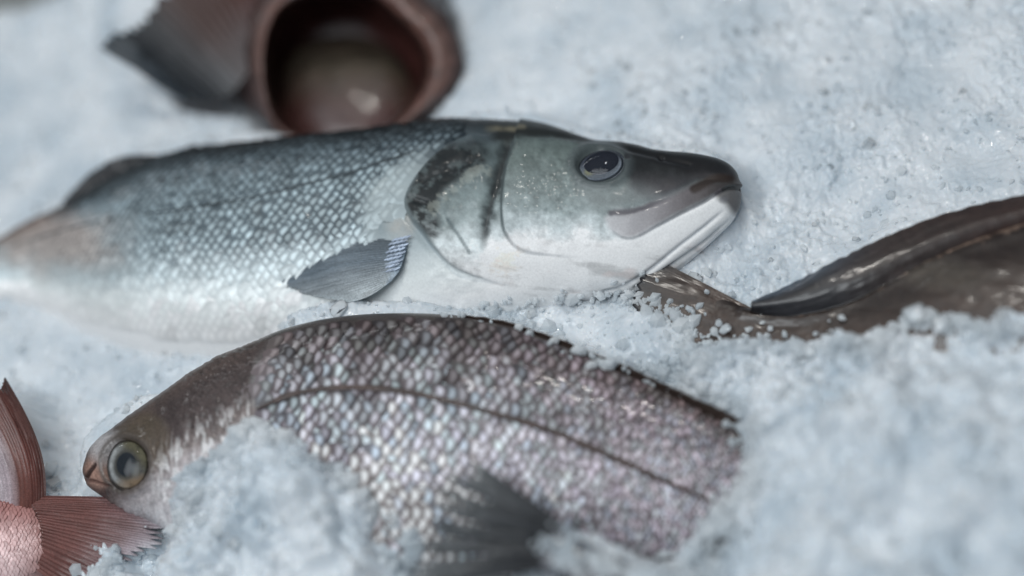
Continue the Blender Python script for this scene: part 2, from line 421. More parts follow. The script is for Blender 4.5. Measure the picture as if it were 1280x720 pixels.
def build_scales(F, parent, mat, tintf, keep, rows, th0, th1, tail, ratio=1.05, L=1.0, W=1.12, lift=0.0007, dome=0.0004, xr=None, n_single=300, hidden=None, jit=0.06, relf=None, skew=0.0, rough_=0.25, liftf=None):
    xa, xb = xr if xr else (F.x0, F.x1)
    xx = np.linspace(xa, xb, 1500)
    A = F.pts(xx, np.full_like(xx, th0)); B = F.pts(xx, np.full_like(xx, math.pi / 2)); Cc = F.pts(xx, np.full_like(xx, th1))
    arc = np.linalg.norm(A - B, axis=-1) + np.linalg.norm(B - Cc, axis=-1)
    arc = arc * 1.06; rs = arc / rows
    mid = F.pts(xx, np.full_like(xx, math.pi / 2)); ds = np.r_[0, np.linalg.norm(np.diff(mid, axis=0), axis=-1)]
    S = np.cumsum(ds / (rs * ratio))
    # rows evenly spaced by arc at the middle of the body
    tt = np.linspace(th0, th1, 400); xm = np.full_like(tt, xx[np.argmax(arc)]); Q = F.pts(xm, tt)
    al = np.r_[0, np.cumsum(np.linalg.norm(np.diff(Q, axis=0), axis=-1))]; al /= al[-1]
    thv = lambda v: np.interp(v, al, tt)
    ns = int(S[-1]); centers = []
    for j in range(rows):
        for i in range(ns):
            centers.append((i + 0.5 * (j % 2) + 0.25, (j + 0.5) / rows))
    Ctr = np.array(centers); Ctr[:, 0] += RNG.normal(0, jit, len(Ctr)); Ctr[:, 1] += RNG.normal(0, jit / rows, len(Ctr))
    cx = np.interp(Ctr[:, 0], np.arange(0), np.arange(0)) if False else np.interp(Ctr[:, 0], S, xx)
    cth = thv(Ctr[:, 1]); cp = F.pts(cx, cth); px, py, _ = project(cp)
    k = keep(px, py); Ctr, cx, cth, px, py = Ctr[k], cx[k], cth[k], px[k], py[k]
    n = len(Ctr); na, nb = 6, 7
    a = np.linspace(-1, 1, na)[:, None] + np.zeros((1, nb)); b = np.linspace(-1, 1, nb)[None] + np.zeros((na, 1))
    ae = a - 0.55 * (b**2) * sst(-1, 1, a); be = b * (1 - 0.12 * a * a)
    tw = RNG.normal(0, 0.05, n)[:, None, None] + skew
    sgn = tail
    SS = Ctr[:, 0][:, None, None] + sgn * (ae[None] * L + tw * be[None])
    VV = Ctr[:, 1][:, None, None] + (be[None] * W - tw * ae[None]) / rows
    X = np.interp(SS, S, xx); T = thv(np.clip(VV, 0, 1)) + np.clip(VV - 1, 0, 1) * 0.5 + np.clip(VV, -1, 0) * 0.5
    P = F.pts(X, T); Nn = F.nrm(X, np.clip(T, 0.03, math.pi - 0.03))
    col_var = 0.17
    jl = RNG.normal(1, rough_, n)[:, None, None]; jb = RNG.normal(0, rough_, n)[:, None, None]
    off = lift * jl * ((a[None] + 1) / 2)**1.2 * 1.6 - lift * 0.5 + dome * (1 - b[None]**2) * (0.4 + 0.6 * sst(-1, 0.3, a[None])) + lift * jb * b[None] * 0.7
    if liftf is not None: off = off * liftf(px, py)[:, None, None]
    if relf is not None:
        qx, qy, _ = project(P); off = off + relf(qx, qy, X, T) * sst(0, 0.12, np.sin(T))
    P = P + Nn * off[..., None]
    qx, qy, _ = project(P)
    col = tintf(px, py); col[:, :3] *= 1 + RNG.normal(0, col_var, (n, 1)) * (0.15 + 0.85 * col[:, 3:4])
    col = np.clip(col, 0.004, 0.9)
    uv = np.stack([(a + 1) / 2, (b + 1) / 2], -1).reshape(-1, 2)
    f = grid_faces(na, nb)
    area = np.abs((qx[:, -1, 3] - qx[:, 0, 3]) * (qy[:, 3, -1] - qy[:, 3, 0]) - (qy[:, -1, 3] - qy[:, 0, 3]) * (qx[:, 3, -1] - qx[:, 3, 0]))
    vis = (px > 5) & (px < 1275) & (py > 5) & (py < 715)
    if hidden is not None: vis &= ~hidden(px, py)
    facing = (F.nrm(cx, np.clip(cth, 0.03, 3.1)) * (-FWD)).sum(-1)
    rank = np.argsort(-(area * vis * np.clip(facing, 0, 1)))
    single = set(rank[:n_single].tolist())
    rest = [i for i in range(n) if i not in single]
    m_ = na * nb
    for i in rank[:n_single]:
        mesh_obj('scale', P[i].reshape(-1, 3), f, mat, parent, np.repeat(col[i][None], m_, 0), uv)
    if rest:
        V = P[rest].reshape(-1, 3); Fs = (f[None] + (np.arange(len(rest)) * m_)[:, None, None]).reshape(-1, 4)
        o = mesh_obj('scale_covering', V, Fs, mat, parent, np.repeat(col[rest], m_, 0), np.tile(uv, (len(rest), 1)))
        o['kind'] = 'stuff'
    return n

def sheet(name, parent, P, N, thick, mat, col):
    """a closed thin skin around a grid of points"""
    nu, nv = P.shape[:2]
    th = np.asarray(thick)
    if th.ndim: th = th[..., None]
    A = P + N * th / 2; B = P - N * th / 2
    V = np.vstack([A.reshape(-1, 3), B.reshape(-1, 3)]); n = nu * nv
    f1 = grid_faces(nu, nv); f2 = grid_faces(nu, nv, flip=True) + n
    idx = np.arange(n).reshape(nu, nv)
    loop = np.concatenate([idx[0, :-1], idx[:-1, -1], idx[-1, :0:-1], idx[:0:-1, 0]])
    l2 = np.roll(loop, -1)
    f3 = np.stack([loop, loop + n, l2 + n, l2], -1)
    return mesh_obj(name, V, np.vstack([f1, f2, f3]), mat, parent, np.vstack([col.reshape(-1, 3)] * 2))

def fin(name, parent, base, tip, plane, lift_b, lift_t, rays, colf, thick=0.0006, ridge=0.0005, nu=40, ragged=0.06, seed=1, curl=0.0, mat=None, per=8, bow=(0, 0)):
    """fan of rays from a base line to a tip line; lifts are metres out of the plane"""
    nv = rays * per + 1
    b = crv(base, nv); t = crv(tip, nv)
    w = np.linspace(0, 1, nv); u = np.linspace(0, 1, nu)
    wr = w * rays + 0.9 * (noise(w * rays * 0.45, w * 0 + 1.7, seed + 4) - 0.5)
    ph = np.abs((wr % 1.0) - 0.5) * 2                  # 0 on membrane .. 1 on ray
    ph2 = np.abs(((wr * 2 + 0.5) % 1.0) - 0.5) * 2     # rays fork towards the tip
    fk = sst(0.35, 0.8, u)[:, None]; PH = ph[None] * (1 - fk) + ph2[None] * fk
    rg = 1 - ragged * (1 - ph) * (0.5 + noise(w * rays, w * 0 + seed, seed)) - ragged * 1.3 * noise(w * rays * 0.7, w * 0 + 3.3, seed + 2)
    U = u[:, None] * rg[None]
    px = b[None, :, 0] * (1 - U) + t[None, :, 0] * U; py = b[None, :, 1] * (1 - U) + t[None, :, 1] * U
    bw = np.array([bow, bow] if np.ndim(bow) == 1 else bow, float); bq = np.linspace(0, 1, len(bw))
    px = px + np.interp(w, bq, bw[:, 0])[None] * np.sin(U * math.pi); py = py + np.interp(w, bq, bw[:, 1])[None] * np.sin(U * math.pi)
    lb = np.interp(w, np.linspace(0, 1, len(np.atleast_1d(lift_b))), np.atleast_1d(lift_b))
    lt = np.interp(w, np.linspace(0, 1, len(np.atleast_1d(lift_t))), np.atleast_1d(lift_t))
    lf = lb[None] * (1 - U) + lt[None] * U + curl * np.sin(U * math.pi) + 0.0012 * (fbm(U * 3 + seed, w[None] * 4 + 0 * U, 3, seed) - 0.5)
    lf = lf + ridge * (PH**1.5) * (1 - 0.75 * U)
    P = plane.at(px, py, lf)
    N = grid_normals(P)
    if (N.mean((0, 1)) * plane.n).sum() < 0: N = -N
    col = colf(U, w[None] + 0 * U, PH)
    return sheet(name, parent, P, N, thick, mat or M_FIN, col)

def eye(parent, F, px, py, rx, ry, tilt, dome, iris_f, pupil, pupil_c, white_rim=None, sink=0.0020, pitch=(0, 0)):
    """eye (> pupil, cornea); radii in metres; pupil = (dx,dy,r) as shares of the radii"""
    P, n = F.surf(px, py)
    n = n * 0.3 + F.pl.n * 0.7; n /= np.linalg.norm(n)
    ex = RIGHT - n * (RIGHT @ n); ex /= np.linalg.norm(ex); ey = np.cross(n, ex)
    c, s = math.cos(tilt), math.sin(tilt); cd = dome * 1.35
    ax = ex * c + ey * s; ay = -ex * s + ey * c
    P = P - n * sink
    def disc(r0, r1, nr, na, z, cx=0, cy=0, kx=1, ky=1):
        r = np.linspace(r0, r1, nr)[:, None]; a = np.linspace(0, 2 * math.pi, na, endpoint=False)[None]
        x = cx + r * np.cos(a) * kx; y = cy + r * np.sin(a) * ky
        Q = P + ax * (x * rx)[..., None] + ay * (y * ry)[..., None] + n * z(x, y, r + 0 * a)[..., None]
        return Q, x, y, r + 0 * a, a + 0 * r
    # eyeball with the iris
    Q, x, y, r, a = disc(0.0, 1.06, 26, 72, lambda x, y, r: dome * 0.78 * np.sqrt(np.clip(1.12 - r**2, 0, 2)) - 0.0002)
    e = mesh_obj('eye', Q.reshape(-1, 3), grid_faces(26, 72, True), M_EYE, parent, iris_f(x, y, r, a).reshape(-1, 3))
    dx, dy, pr, ky = pupil
    zt = lambda x, y, r: dome * 0.78 * np.sqrt(np.clip(1.12 - x**2 - y**2, 0, 2)) + 0.00005
    Q, x, y, r, a = disc(0.0, pr, 10, 48, zt, dx, dy, 1, ky)
    Cc = np.zeros(x.shape + (3,)) + np.array(pupil_c); mesh_obj('pupil', Q.reshape(-1, 3), grid_faces(10, 48, True), M_EYE, e, Cc.reshape(-1, 3))
    Q, x, y, r, a = disc(0.0, 1.0, 26, 72, lambda x, y, r: cd * np.sqrt(np.clip(1.03 - r**2, 0, 2)) + 0.0003 - 0.0010 * sst(0.85, 1.0, r))
    mesh_obj('cornea', Q.reshape(-1, 3), grid_faces(26, 72, True), M_CORNEA, e)
    return e

# places where ice lies over the fish (outlines in photo pixels, used to heap real ice there)
HEAP_RIGHT = [(850, 468), (872, 446), (900, 434), (945, 431), (985, 440), (1040, 434), (1075, 427), (1105, 425), (1128, 398), (1148, 390), (1172, 402), (1200, 400), (1232, 412), (1290, 412), (1450, 420), (1450, 820), (905, 820), (880, 720), (890, 700), (905, 662), (895, 642), (928, 622), (948, 600), (932, 560), (945, 530), (922, 505), (890, 495)]
HEAP_LEFT = [(330, 515), (345, 545), (400, 562), (430, 600), (475, 640), (520, 668), (500, 720), (480, 820), (230, 820), (125, 740), (160, 690), (225, 655), (245, 622), (205, 608), (240, 590), (290, 556), (312, 520)]
HEAP_MID = [(560, 392), (640, 378), (720, 374), (780, 372), (812, 384), (846, 398), (862, 412), (860, 432), (866, 446), (846, 468), (800, 462), (700, 424), (640, 402)]
HEAP_SLUSH = [(650, 725), (690, 690), (740, 704), (800, 716), (850, 708), (885, 680), (900, 670), (900, 820), (650, 820)]
HEAP_NOSE = [(45, 570), (62, 560), (80, 590), (105, 605), (112, 622), (60, 622), (40, 612)]
HEAP_BELLY = [(-120, 372), (-40, 368), (20, 366), (60, 384), (110, 410), (160, 432), (220, 444), (300, 444), (345, 430), (350, 480), (250, 500), (100, 480), (-120, 470)]
def covered(px, py):
    c = np.zeros(np.shape(px), bool)
    for h in (HEAP_RIGHT, HEAP_LEFT, HEAP_MID, HEAP_SLUSH, HEAP_NOSE, HEAP_BELLY): c |= inside(px, py, h, 0) > 0
    return c

def line_strip(F, parent, pts, half, up, mat, col):
    """a lateral line: a low ridge that follows the skin"""
    ll = crv(pts, 120)
    sol = [F.surf(x, y) for x, y in ll[::3]]
    lp = np.array([q[0] for q in sol]); ln = np.array([q[1] for q in sol])
    for _ in range(3): lp[1:-1] = (lp[:-2] + 2 * lp[1:-1] + lp[2:]) / 4; ln[1:-1] = (ln[:-2] + 2 * ln[1:-1] + ln[2:]) / 4
    tg = np.gradient(lp, axis=0); tg /= np.linalg.norm(tg, axis=1, keepdims=True); sd = np.cross(ln, tg)
    wv = np.linspace(-1, 1, 5)
    hw = half * np.interp(np.arange(len(lp)), [0, 3, len(lp) - 6, len(lp) - 1], [0.3, 1, 1, 0.3]) * (0.7 + 0.6 * RNG.random(len(lp)))
    P = lp[:, None] + sd[:, None] * (wv[None, :, None] * hw[:, None, None]) + ln[:, None] * (up + half * 0.5 * (1 - wv[None, :, None]**2))
    C = (np.zeros(P.shape) + col) * RNG.uniform(0.75, 1.5, (len(lp), 1, 1))
    return sheet('lateral_line', parent, P, np.repeat(ln[:, None], 5, 1), 0.0006, mat, C)

# ------------------------------------------------------------------ sea bass
BASS = Fish(bed_plane(640, 300, 0.030, 0.31, 0.34),
    [(-190, 345), (-150, 342), (-100, 335), (-50, 322), (0, 301), (40, 279), (70, 266), (100, 252), (150, 224), (200, 201), (250, 189), (300, 184), (350, 178), (400, 173), (440, 169), (480, 164), (520, 158), (560, 154), (590, 153), (620, 153), (650, 155), (680, 159), (700, 164), (722, 171), (740, 176), (760, 179), (780, 180), (800, 184), (820, 190), (840, 191), (870, 194), (895, 199), (910, 205), (918, 213), (922, 222), (925, 233), (926.5, 243)],
    [(-190, 400), (-150, 385), (-100, 380), (-50, 378), (0, 380), (50, 398), (100, 422), (150, 443), (200, 458), (300, 466), (400, 455), (500, 432), (600, 404), (700, 382), (760, 369), (790, 364), (815, 354), (840, 340), (860, 325), (880, 308), (895, 294), (912, 278), (921, 264), (925, 254), (926.5, 243)],
    [(-190, 0.35), (-100, 0.42), (0, 0.46), (150, 0.50), (350, 0.54), (520, 0.56), (640, 0.60), (760, 0.62), (860, 0.62), (926.5, 0.75)],
    -190, 926.4, pw=0.95)
BASS_LL = [(575, 178), (520, 190), (480, 203), (440, 216), (400, 227), (350, 240), (300, 250), (250, 259), (200, 266), (100, 282), (0, 315)]
OPERC = [(612, 166), (575, 176), (545, 195), (520, 222), (506, 250), (512, 270), (528, 290), (545, 312), (566, 333), (600, 347), (650, 362)]
PREOP = [(642, 176), (633, 205), (628, 240), (628, 270), (633, 293), (652, 312), (690, 319), (740, 322)]
GROOVE = [(634, 184), (622, 222), (612, 260), (605, 295), (606, 318)]
MOUTH = [(930, 236), (915, 233), (900, 239), (880, 252), (850, 267), (820, 283), (800, 294), (785, 298), (770, 292), (758, 276)]
MAXUP = [(755, 270), (765, 262), (785, 262), (815, 252), (842, 242), (866, 229), (885, 224), (920, 226)]
JAW1 = [(912, 258), (885, 281), (850, 308), (815, 336), (780, 358), (755, 366)]
JAW2 = [(918, 270), (890, 296), (855, 322), (822, 345), (795, 360)]
def bass_v(px, py):
    x = np.clip(px, BASS.x0, BASS.x1); return (py - BASS.yd(x)) / np.maximum(BASS.yv(x) - BASS.yd(x), 4)
def bass_body_col(px, py):
    v = bass_v(px, py)
    c = ramp(v + 0.03 * (fbm(px / 60, py / 30, 3, 4) - 0.5), [(0, (32, 38, 42)), (0.06, (60, 71, 78)), (0.2, (92, 106, 114)), (0.42, (108, 122, 130)), (0.56, (138, 152, 160)), (0.7, (186, 200, 210)), (0.85, (206, 218, 226)), (1, (208, 219, 227))])
    r = np.hypot((px - 75) / 110, (py - 305) / 55)
    c = mixc(c, alb(116, 102, 95), 0.55 * sst(1.1, 0.3, r + 0.5 * (fbm(px / 25, py / 25, 3, 8) - 0.5)))
    return c
def bass_col(px, py, X, T):
    c = bass_body_col(px, py) * 0.92
    body_scaled = sst(520, 480, px)
    d, s, t = pline(px, py, BASS_LL); c = mixc(c, alb(52, 60, 66), 0.75 * sst(5, 1.5, d) * sst(555, 520, px))
    # pale shoulder behind the gill cover
    pale = inside(px, py, [(560, 184), (520, 196), (492, 215), (470, 245), (478, 280), (500, 290), (515, 262), (540, 215)], 9)
    c = mixc(c, alb(130, 143, 150), 0.8 * pale)
    c = mixc(c, alb(150, 144, 138), 0.3 * sst(26, 4, np.hypot(px - 500, (py - 278) * 0.8)) * (0.5 + noise(px / 7, py / 7, 3)))
    # head
    d, s, t = pline(px, py, OPERC)
    hd = sst(-3, 3, -d * s) * sst(170, 190, py + (px - 590) * 0.12)
    head = np.maximum(hd, sst(600, 625, px))
    n1 = fbm(px / 10, py / 10, 4, 21); n2 = fbm(px / 28, py / 28, 4, 33)
    hy = py + 26 * (n2 - 0.5) + 12 * (n1 - 0.5)
    ck = ramp(hy, [(165, (64, 75, 77)), (200, (80, 92, 93)), (235, (98, 110, 113)), (262, (118, 131, 136)), (284, (158, 170, 177)), (302, (196, 206, 214)), (340, (210, 219, 226)), (380, (206, 216, 224))])
    n3 = fbm(px / 4.5, py / 4.5, 3, 23); ck = ck * (0.45 + 0.55 * n1 + 0.55 * n3)[..., None] * np.clip(1 + 0.5 * sst(290, 330, py) * (1 - n1), 1, 1.3)[..., None]
    # gill cover
    op = ramp(hy, [(170, (60, 71, 75)), (210, (76, 88, 92)), (250, (96, 109, 113)), (280, (122, 135, 140)), (305, (172, 184, 191)), (340, (202, 211, 218))]) * (0.25 + 0.85 * fbm(px / 16, py / 16, 4, 55) + 0.6 * fbm(px / 5, py / 5, 3, 56))[..., None]
    isop = sst(626, 612, px + (py - 240) * 0.16)
    hc = ck * (1 - isop[..., None]) + op * isop[..., None]
    dp = inside(px, py, [(505, 250), (518, 222), (540, 196), (572, 178), (604, 182), (606, 206), (580, 222), (556, 240), (546, 262), (552, 290), (540, 300), (520, 280)], 7)
    hc = mixc(hc, alb(24, 29, 32), np.clip(0.97 * dp * (0.55 + 0.6 * sst(0.3, 0.55, fbm(px / 9, py / 9, 4, 66))), 0, 1))
    d2, _, t2 = pline(px, py, [(540, 258), (560, 244), (585, 228), (606, 214)]); hc = mixc(hc, alb(140, 148, 145), 0.32 * sst(6, 0, d2 + 46 * (n1 - 0.47)))
    d2, _, t2 = pline(px, py, [(560, 276), (575, 296), (588, 316)]); hc = mixc(hc, alb(70, 82, 88), 0.7 * sst(3, 1, d2))
    d2, _, t2 = pline(px, py, OPERC[3:]); hc = mixc(hc, alb(96, 108, 114), 0.65 * sst(7, 1.5, d2) * sst(1, 0.45, t2))
    # shade in the slit painted as a dark band; edge of the fore gill cover
    d2, _, t2 = pline(px, py, GROOVE); hc = mixc(hc, alb(26, 30, 33), 0.93 * sst(14 - 5 * t2, 1, d2 + 9 * (n1 - 0.5)) * sst(1.0, 0.62, t2))
    d2, _, t2 = pline(px, py, PREOP); hc = mixc(hc, alb(66, 76, 80), 0.85 * sst(4.0, 1, d2) * sst(0.75, 0.45, t2))
    hc = mixc(hc, alb(206, 184, 174), 0.5 * sst(34, 6, np.hypot(px - 632, (py - 325) * 1.3) + 14 * (n1 - 0.5)))
    # crown and snout
    crown = sst(5, -5, py - np.interp(px, [540, 575, 610, 640, 680, 720, 760, 800, 840, 880, 930], [168, 174, 178, 174, 172, 176, 186, 198, 210, 224, 228]) + 5 * (n1 - 0.5))
    hc = mixc(hc, alb(24, 27, 28), 0.95 * crown)
    d2, _, _ = pline(px, py, [(655, 162), (610, 160), (575, 166)]); hc = mixc(hc, alb(112, 110, 96), 0.35 * sst(5, 1, d2) * n1 * 2)
    sn = inside(px, py, [(770, 176), (800, 180), (840, 188), (900, 198), (930, 220), (930, 232), (890, 226), (866, 232), (842, 244), (815, 250), (790, 240), (780, 215)], 10)
    hc = mixc(hc, ramp(py + 10 * (n1 - .5), [(185, (14, 15, 17)), (212, (24, 25, 28)), (232, (46, 46, 51)), (255, (76, 76, 83))]), 0.95 * sn)
    ub = inside(px, py, [(720, 230), (760, 236), (800, 232), (822, 248), (786, 262), (760, 264), (735, 258)], 14); hc = mixc(hc, alb(100, 108, 112), 0.6 * ub)
    mxl = inside(px, py, [(756, 272), (770, 263), (790, 262), (815, 253), (842, 243), (868, 230), (890, 228), (912, 230), (900, 239), (880, 251), (850, 266), (820, 282), (800, 293), (785, 298), (770, 293), (760, 284)], 5)
    hc = mixc(hc, ramp(px + 20 * (n1 - .5), [(760, (150, 154, 161)), (795, (130, 132, 139)), (830, (104, 104, 110)), (860, (78, 76, 81)), (885, (52, 49, 52)), (910, (36, 34, 35))]), 0.95 * mxl)
    d2, _, t2 = pline(px, py, [(764, 266), (790, 264), (818, 254), (845, 243)]); hc = mixc(hc, alb(62, 62, 70), 0.85 * sst(6, 1, d2 + 3 * (n1 - .5)) * sst(1.0, 0.5, t2))
    d2, _, t2 = pline(px, py, [(868, 236), (890, 225), (905, 224), (922, 228)]); hc = mixc(hc, alb(36, 30, 28), 0.9 * sst(9, 3, d2))
    lj = inside(px, py, [(785, 299), (800, 295), (850, 268), (880, 253), (900, 241), (930, 240), (930, 270), (900, 300), (860, 330), (800, 370), (740, 370), (740, 310)], 3)
    hc = mixc(hc, ramp(py + 0 * px, [(240, (204, 213, 222)), (330, (208, 217, 226)), (360, (196, 206, 215))]), lj * 0.95)
    thr = sst(296, 318, py) * sst(560, 640, px); nv_ = fbm(px / 46, (py - 0.12 * px) / 9, 4, 29)
    hc = hc * (1 - thr * (0.30 * sst(0.45, 0.8, nv_) + 0.10 * n3))[..., None]; hc = mixc(hc, alb(196, 176, 176), 0.25 * thr * sst(0.55, 0.8, fbm(px / 30, py / 18, 3, 30)))
    tp = inside(px, py, [(885, 234), (905, 232), (930, 234), (930, 266), (918, 268), (908, 256), (897, 248)], 6); hc = mixc(hc, alb(44, 43, 46), 0.88 * tp)
    d2, _, t2 = pline(px, py, MOUTH[2:7]); hc = mixc(hc, alb(120, 114, 124), 0.25 * sst(3.5, 0.8, d2))
    for J, w, k in ((JAW1, 2.6, 0.5), (JAW2, 2.4, 0.5)):
        d2, _, t2 = pline(px, py, J); hc = mixc(hc, alb(128, 138, 148), k * sst(w, 0.5, d2) * sst(0.05, 0.25, t2))
    d2 = np.hypot(px - 905, (py - 250) * 1.5); hc = mixc(hc, alb(88, 92, 100), 0.5 * sst(9, 3, d2))
    # eye surround
    d2 = np.hypot((px - 750) / 34, (py - 206) / 26); hc = mixc(hc, alb(58, 66, 70), 0.8 * sst(1.4, 1.0, d2))
    hc = mixc(hc, alb(40, 42, 46), 0.9 * sst(6, 2, np.hypot(px - 784, (py - 196) * 1.1)))
    c = c * (1 - head[..., None]) + hc * head[..., None]
    return np.clip(c, 0.004, 0.88)
def bass_rel(px, py, X, T):
    r = np.zeros(px.shape)
    d, s, t = pline(px, py, OPERC); q = -d * s
    r += 0.0029 * sst(-2.0, 2.0, q) * np.exp(-np.clip(q, 0, None) / 60) * sst(0, .06, t) * sst(1, 0.8, t)
    r -= 0.0010 * np.exp(-((q + 3) / 5)**2) * sst(1, 0.8, t)
    d, s, t = pline(px, py, PREOP); q = -d * s
    r += 0.0023 * sst(-2, 2, q) * np.exp(-np.clip(q, 0, None) / 40) * sst(1, 0.6, t)
    d, s, t = pline(px, py, GROOVE); r -= 0.0017 * np.exp(-(d / (10 - 4 * t))**2) * sst(1.0, 0.6, t)
    d, s, t = pline(px, py, MOUTH); q = d * s
    r += 0.0012 * sst(-2, 2, q * 1.0) * np.exp(-np.clip(q, 0, None) / 16) * sst(0, 0.03, t) * sst(1.0, 0.75, t) - 0.0008 * np.exp(-((q + 2) / 2.6)**2) * sst(0.7, 0.2, t)
    d, s, t = pline(px, py, MAXUP); r -= 0.0006 * np.exp(-(d / 5)**2) * sst(0, 0.3, t)
    d, s, t = pline(px, py, JAW1); r -= 0.0010 * np.exp(-(d / 3.0)**2) * sst(0, 0.2, t)
    d, s, t = pline(px, py, JAW2); r -= 0.0012 * np.exp(-(d / 3.0)**2) * sst(0, 0.2, t)
    d = np.hypot((px - 750) / 31, (py - 206) / 23); r += 0.0010 * np.exp(-((d - 1.12) / 0.2)**2) - 0.0022 * sst(1.05, 0.8, d)
    d = np.hypot(px - 826, (py - 197) * 1.2); r -= 0.0009 * np.exp(-(d / 4)**2)
    d = np.hypot(px - 784, (py - 197)); r -= 0.0009 * np.exp(-(d / 4)**2)
    d, s, t = pline(px, py, [(560, 276), (575, 296), (588, 316)]); r -= 0.0006 * np.exp(-(d / 2.5)**2)
    d, s, t = pline(px, py, [(648, 172), (700, 171), (760, 180), (800, 190), (860, 205)]); r -= 0.0007 * np.exp(-(d / 4)**2)
    hd = sst(520, 560, px)
    r += hd * 0.0008 * (fbm(px / 30, py / 26, 2, 71) - 0.5) + hd * sst(615, 590, px) * 0.0012 * (fbm(px / 12, py / 12, 3, 72) - 0.5)
    wf, _, wc = worley(px / 6.5, py / 5.5, 73); r += hd * sst(635, 655, px) * sst(745, 715, px) * sst(178, 195, py) * sst(305, 280, py) * 0.00045 * (0.4 - wf**2) * (0.5 + wc)
    d, s, t = pline(px, py, [(530, 230), (560, 215), (590, 205)]); r -= 0.0009 * np.exp(-(d / 5)**2)
    d, s, t = pline(px, py, [(515, 250), (545, 262), (560, 280)]); r -= 0.0008 * np.exp(-(d / 4)**2)
    return r
bass = thing('sea_bass', 'silver sea bass with dark snout and white belly lying across the ice', 'fish')
build_body(BASS, 'body', bass, M_BASS, bass_col, bass_rel, nx=600, nf=230, nb=24, tip1=1)
def bass_keep(px, py):
    d, s, t = pline(px, py, OPERC)
    k = (px < 590) & ((-d * s) < -4) & (px > -60)
    k &= bass_v(px, py) < 0.84
    k &= ~((px > 470) & (py > 272))
    k &= ~((px > 440) & (bass_v(px, py) > 0.565))
    return k
def bass_tint(px, py):
    v = bass_v(px, py); c = bass_body_col(px, py)
    n = fbm(px / 40, py / 30, 3, 91)[..., None]
    bright = np.interp(v, [0, 0.05, 0.14, 0.45, 0.62, 0.8], [1.5, 1.9, 2.1, 1.7, 1.1, 1.0])[..., None]
    d, s, t = pline(px, py, BASS_LL)
    c = c * bright * (0.78 + 0.4 * n) * np.array([1.01, 1.0, 0.995])
    c = mixc(c, bass_body_col(px, py) * 0.92, sst(410, 450, px) * sst(0.44, 0.55, v))
    pale = inside(px, py, [(560, 186), (520, 194), (490, 212), (462, 245), (462, 290), (500, 296), (515, 262), (540, 215)], 14)
    c = mixc(c, alb(140, 152, 158), 0.55 * pale)
    con = (1 - sst(410, 450, px) * sst(0.44, 0.55, v)) * np.interp(v, [0, 0.42, 0.54, 0.66], [1.0, 0.95, 0.55, 0.16]) * (1 - 0.7 * pale) * np.interp(px, [-50, 120, 220], [0.35, 0.5, 1])
    return np.concatenate([c, con[..., None]], -1)
build_scales(BASS, bass, M_BASS_SC, bass_tint, bass_keep, 40, 0.05, 2.75, -1, ratio=1.42, L=0.95, W=1.2, lift=0.0005, dome=0.0003, xr=(-60, 600), skew=0.24, hidden=covered, jit=0.06, rough_=0.3, liftf=lambda px, py: (1 - 0.95 * sst(420, 450, px) * sst(0.5, 0.6, bass_v(px, py))))
line_strip(BASS, bass, BASS_LL[1:], 0.00055, 0.0007, M_BASS, alb(44, 52, 58))
def bass_iris(x, y, r, a):
    c = np.zeros(x.shape + (3,)) + alb(82, 89, 97)
    c = mixc(c, alb(44, 50, 62), 0.85 * sst(-0.2, 0.5, y))
    c = mixc(c, alb(124, 134, 148), 0.55 * np.exp(-((r - 0.88) / 0.07)**2) * sst(0.4, -0.3, y))
    c = mixc(c, alb(128, 126, 80), 0.5 * sst(0.35, 0.1, np.hypot(x + 0.45, y + 0.25)))
    return mixc(c, alb(36, 42, 48), sst(0.97, 1.04, r))
eye(bass, BASS, 751, 206, 30 * 0.00034, 22 * 0.00034, 0.10, 0.0032, bass_iris, (0.06, 0.14, 0.72, 0.98), np.array([0.010, 0.013, 0.022]))
def bass_pec(U, w, ph):
    n = fbm(U * 4, w * 24, 3, 5)
    c = ramp(w, [(0, (52, 60, 68)), (0.12, (78, 88, 96)), (0.5, (104, 116, 126)), (0.75, (140, 148, 154)), (1, (176, 184, 188))]) * (0.66 + 0.2 * ph + 0.5 * (n - 0.5))[..., None] * np.array([0.94, 1.0, 1.06])
    return mixc(c, alb(160, 182, 210), 0.5 * sst(0.13, 0.03, U) * sst(0.05, 0.2, w))
fin('pectoral_fin', bass, [(514, 290), (510, 305), (505, 322), (499, 338), (488, 352)], [(346, 338), (341, 347), (350, 357), (378, 369), (432, 378)], BASS.pl, [0.0245, 0.0262, 0.0275, 0.0278, 0.0272], [0.0262, 0.0258, 0.0262, 0.0275, 0.028], 30, bass_pec, thick=0.0005, ridge=0.0004, ragged=0.035, seed=3, curl=0.0016, bow=[(0, -21), (0, -15), (0, -7), (0, 0), (0, 6)])
# pale pearly scales at the root of the pectoral fin
root = [(512, 296), (505, 316), (498, 336)]
pr = crv(root, 9)
k = 0
for i in range(9):
    for j in range(4):
        cx, cy = pr[i] + np.array([-2 - 5.5 * j - (i % 2) * 2.5, 1.2 * j])
        a = np.linspace(0, 2 * math.pi, 9)[:-1]
        lf = 0.0285 + 0.0003 * (3 - j)
        X = cx + 4.2 * np.cos(a) - 1.2 * np.sin(a); Y = cy + 2.1 * np.sin(a) - 1.4 * np.cos(a)
        V = np.vstack([BASS.pl.at(X, Y, np.full(8, lf)), BASS.pl.at(cx, cy, lf + 0.0006)[None]])
        fc = [[q, (q + 1) % 8, 8] for q in range(8)]
        c = np.tile(alb(146, 162, 184) * RNG.uniform(0.6, 1.2), (9, 1))
        mesh_obj('scale', V, fc, M_BASS_SC, bass, c, np.tile([[0.62, 0.5]], (9, 1)))
def dark_fin(U, w, ph):
    return ramp(U, [(0, (58, 58, 62)), (0.4, (34, 35, 39)), (1, (28, 30, 35))]) * (0.75 + 0.4 * ph)[..., None]
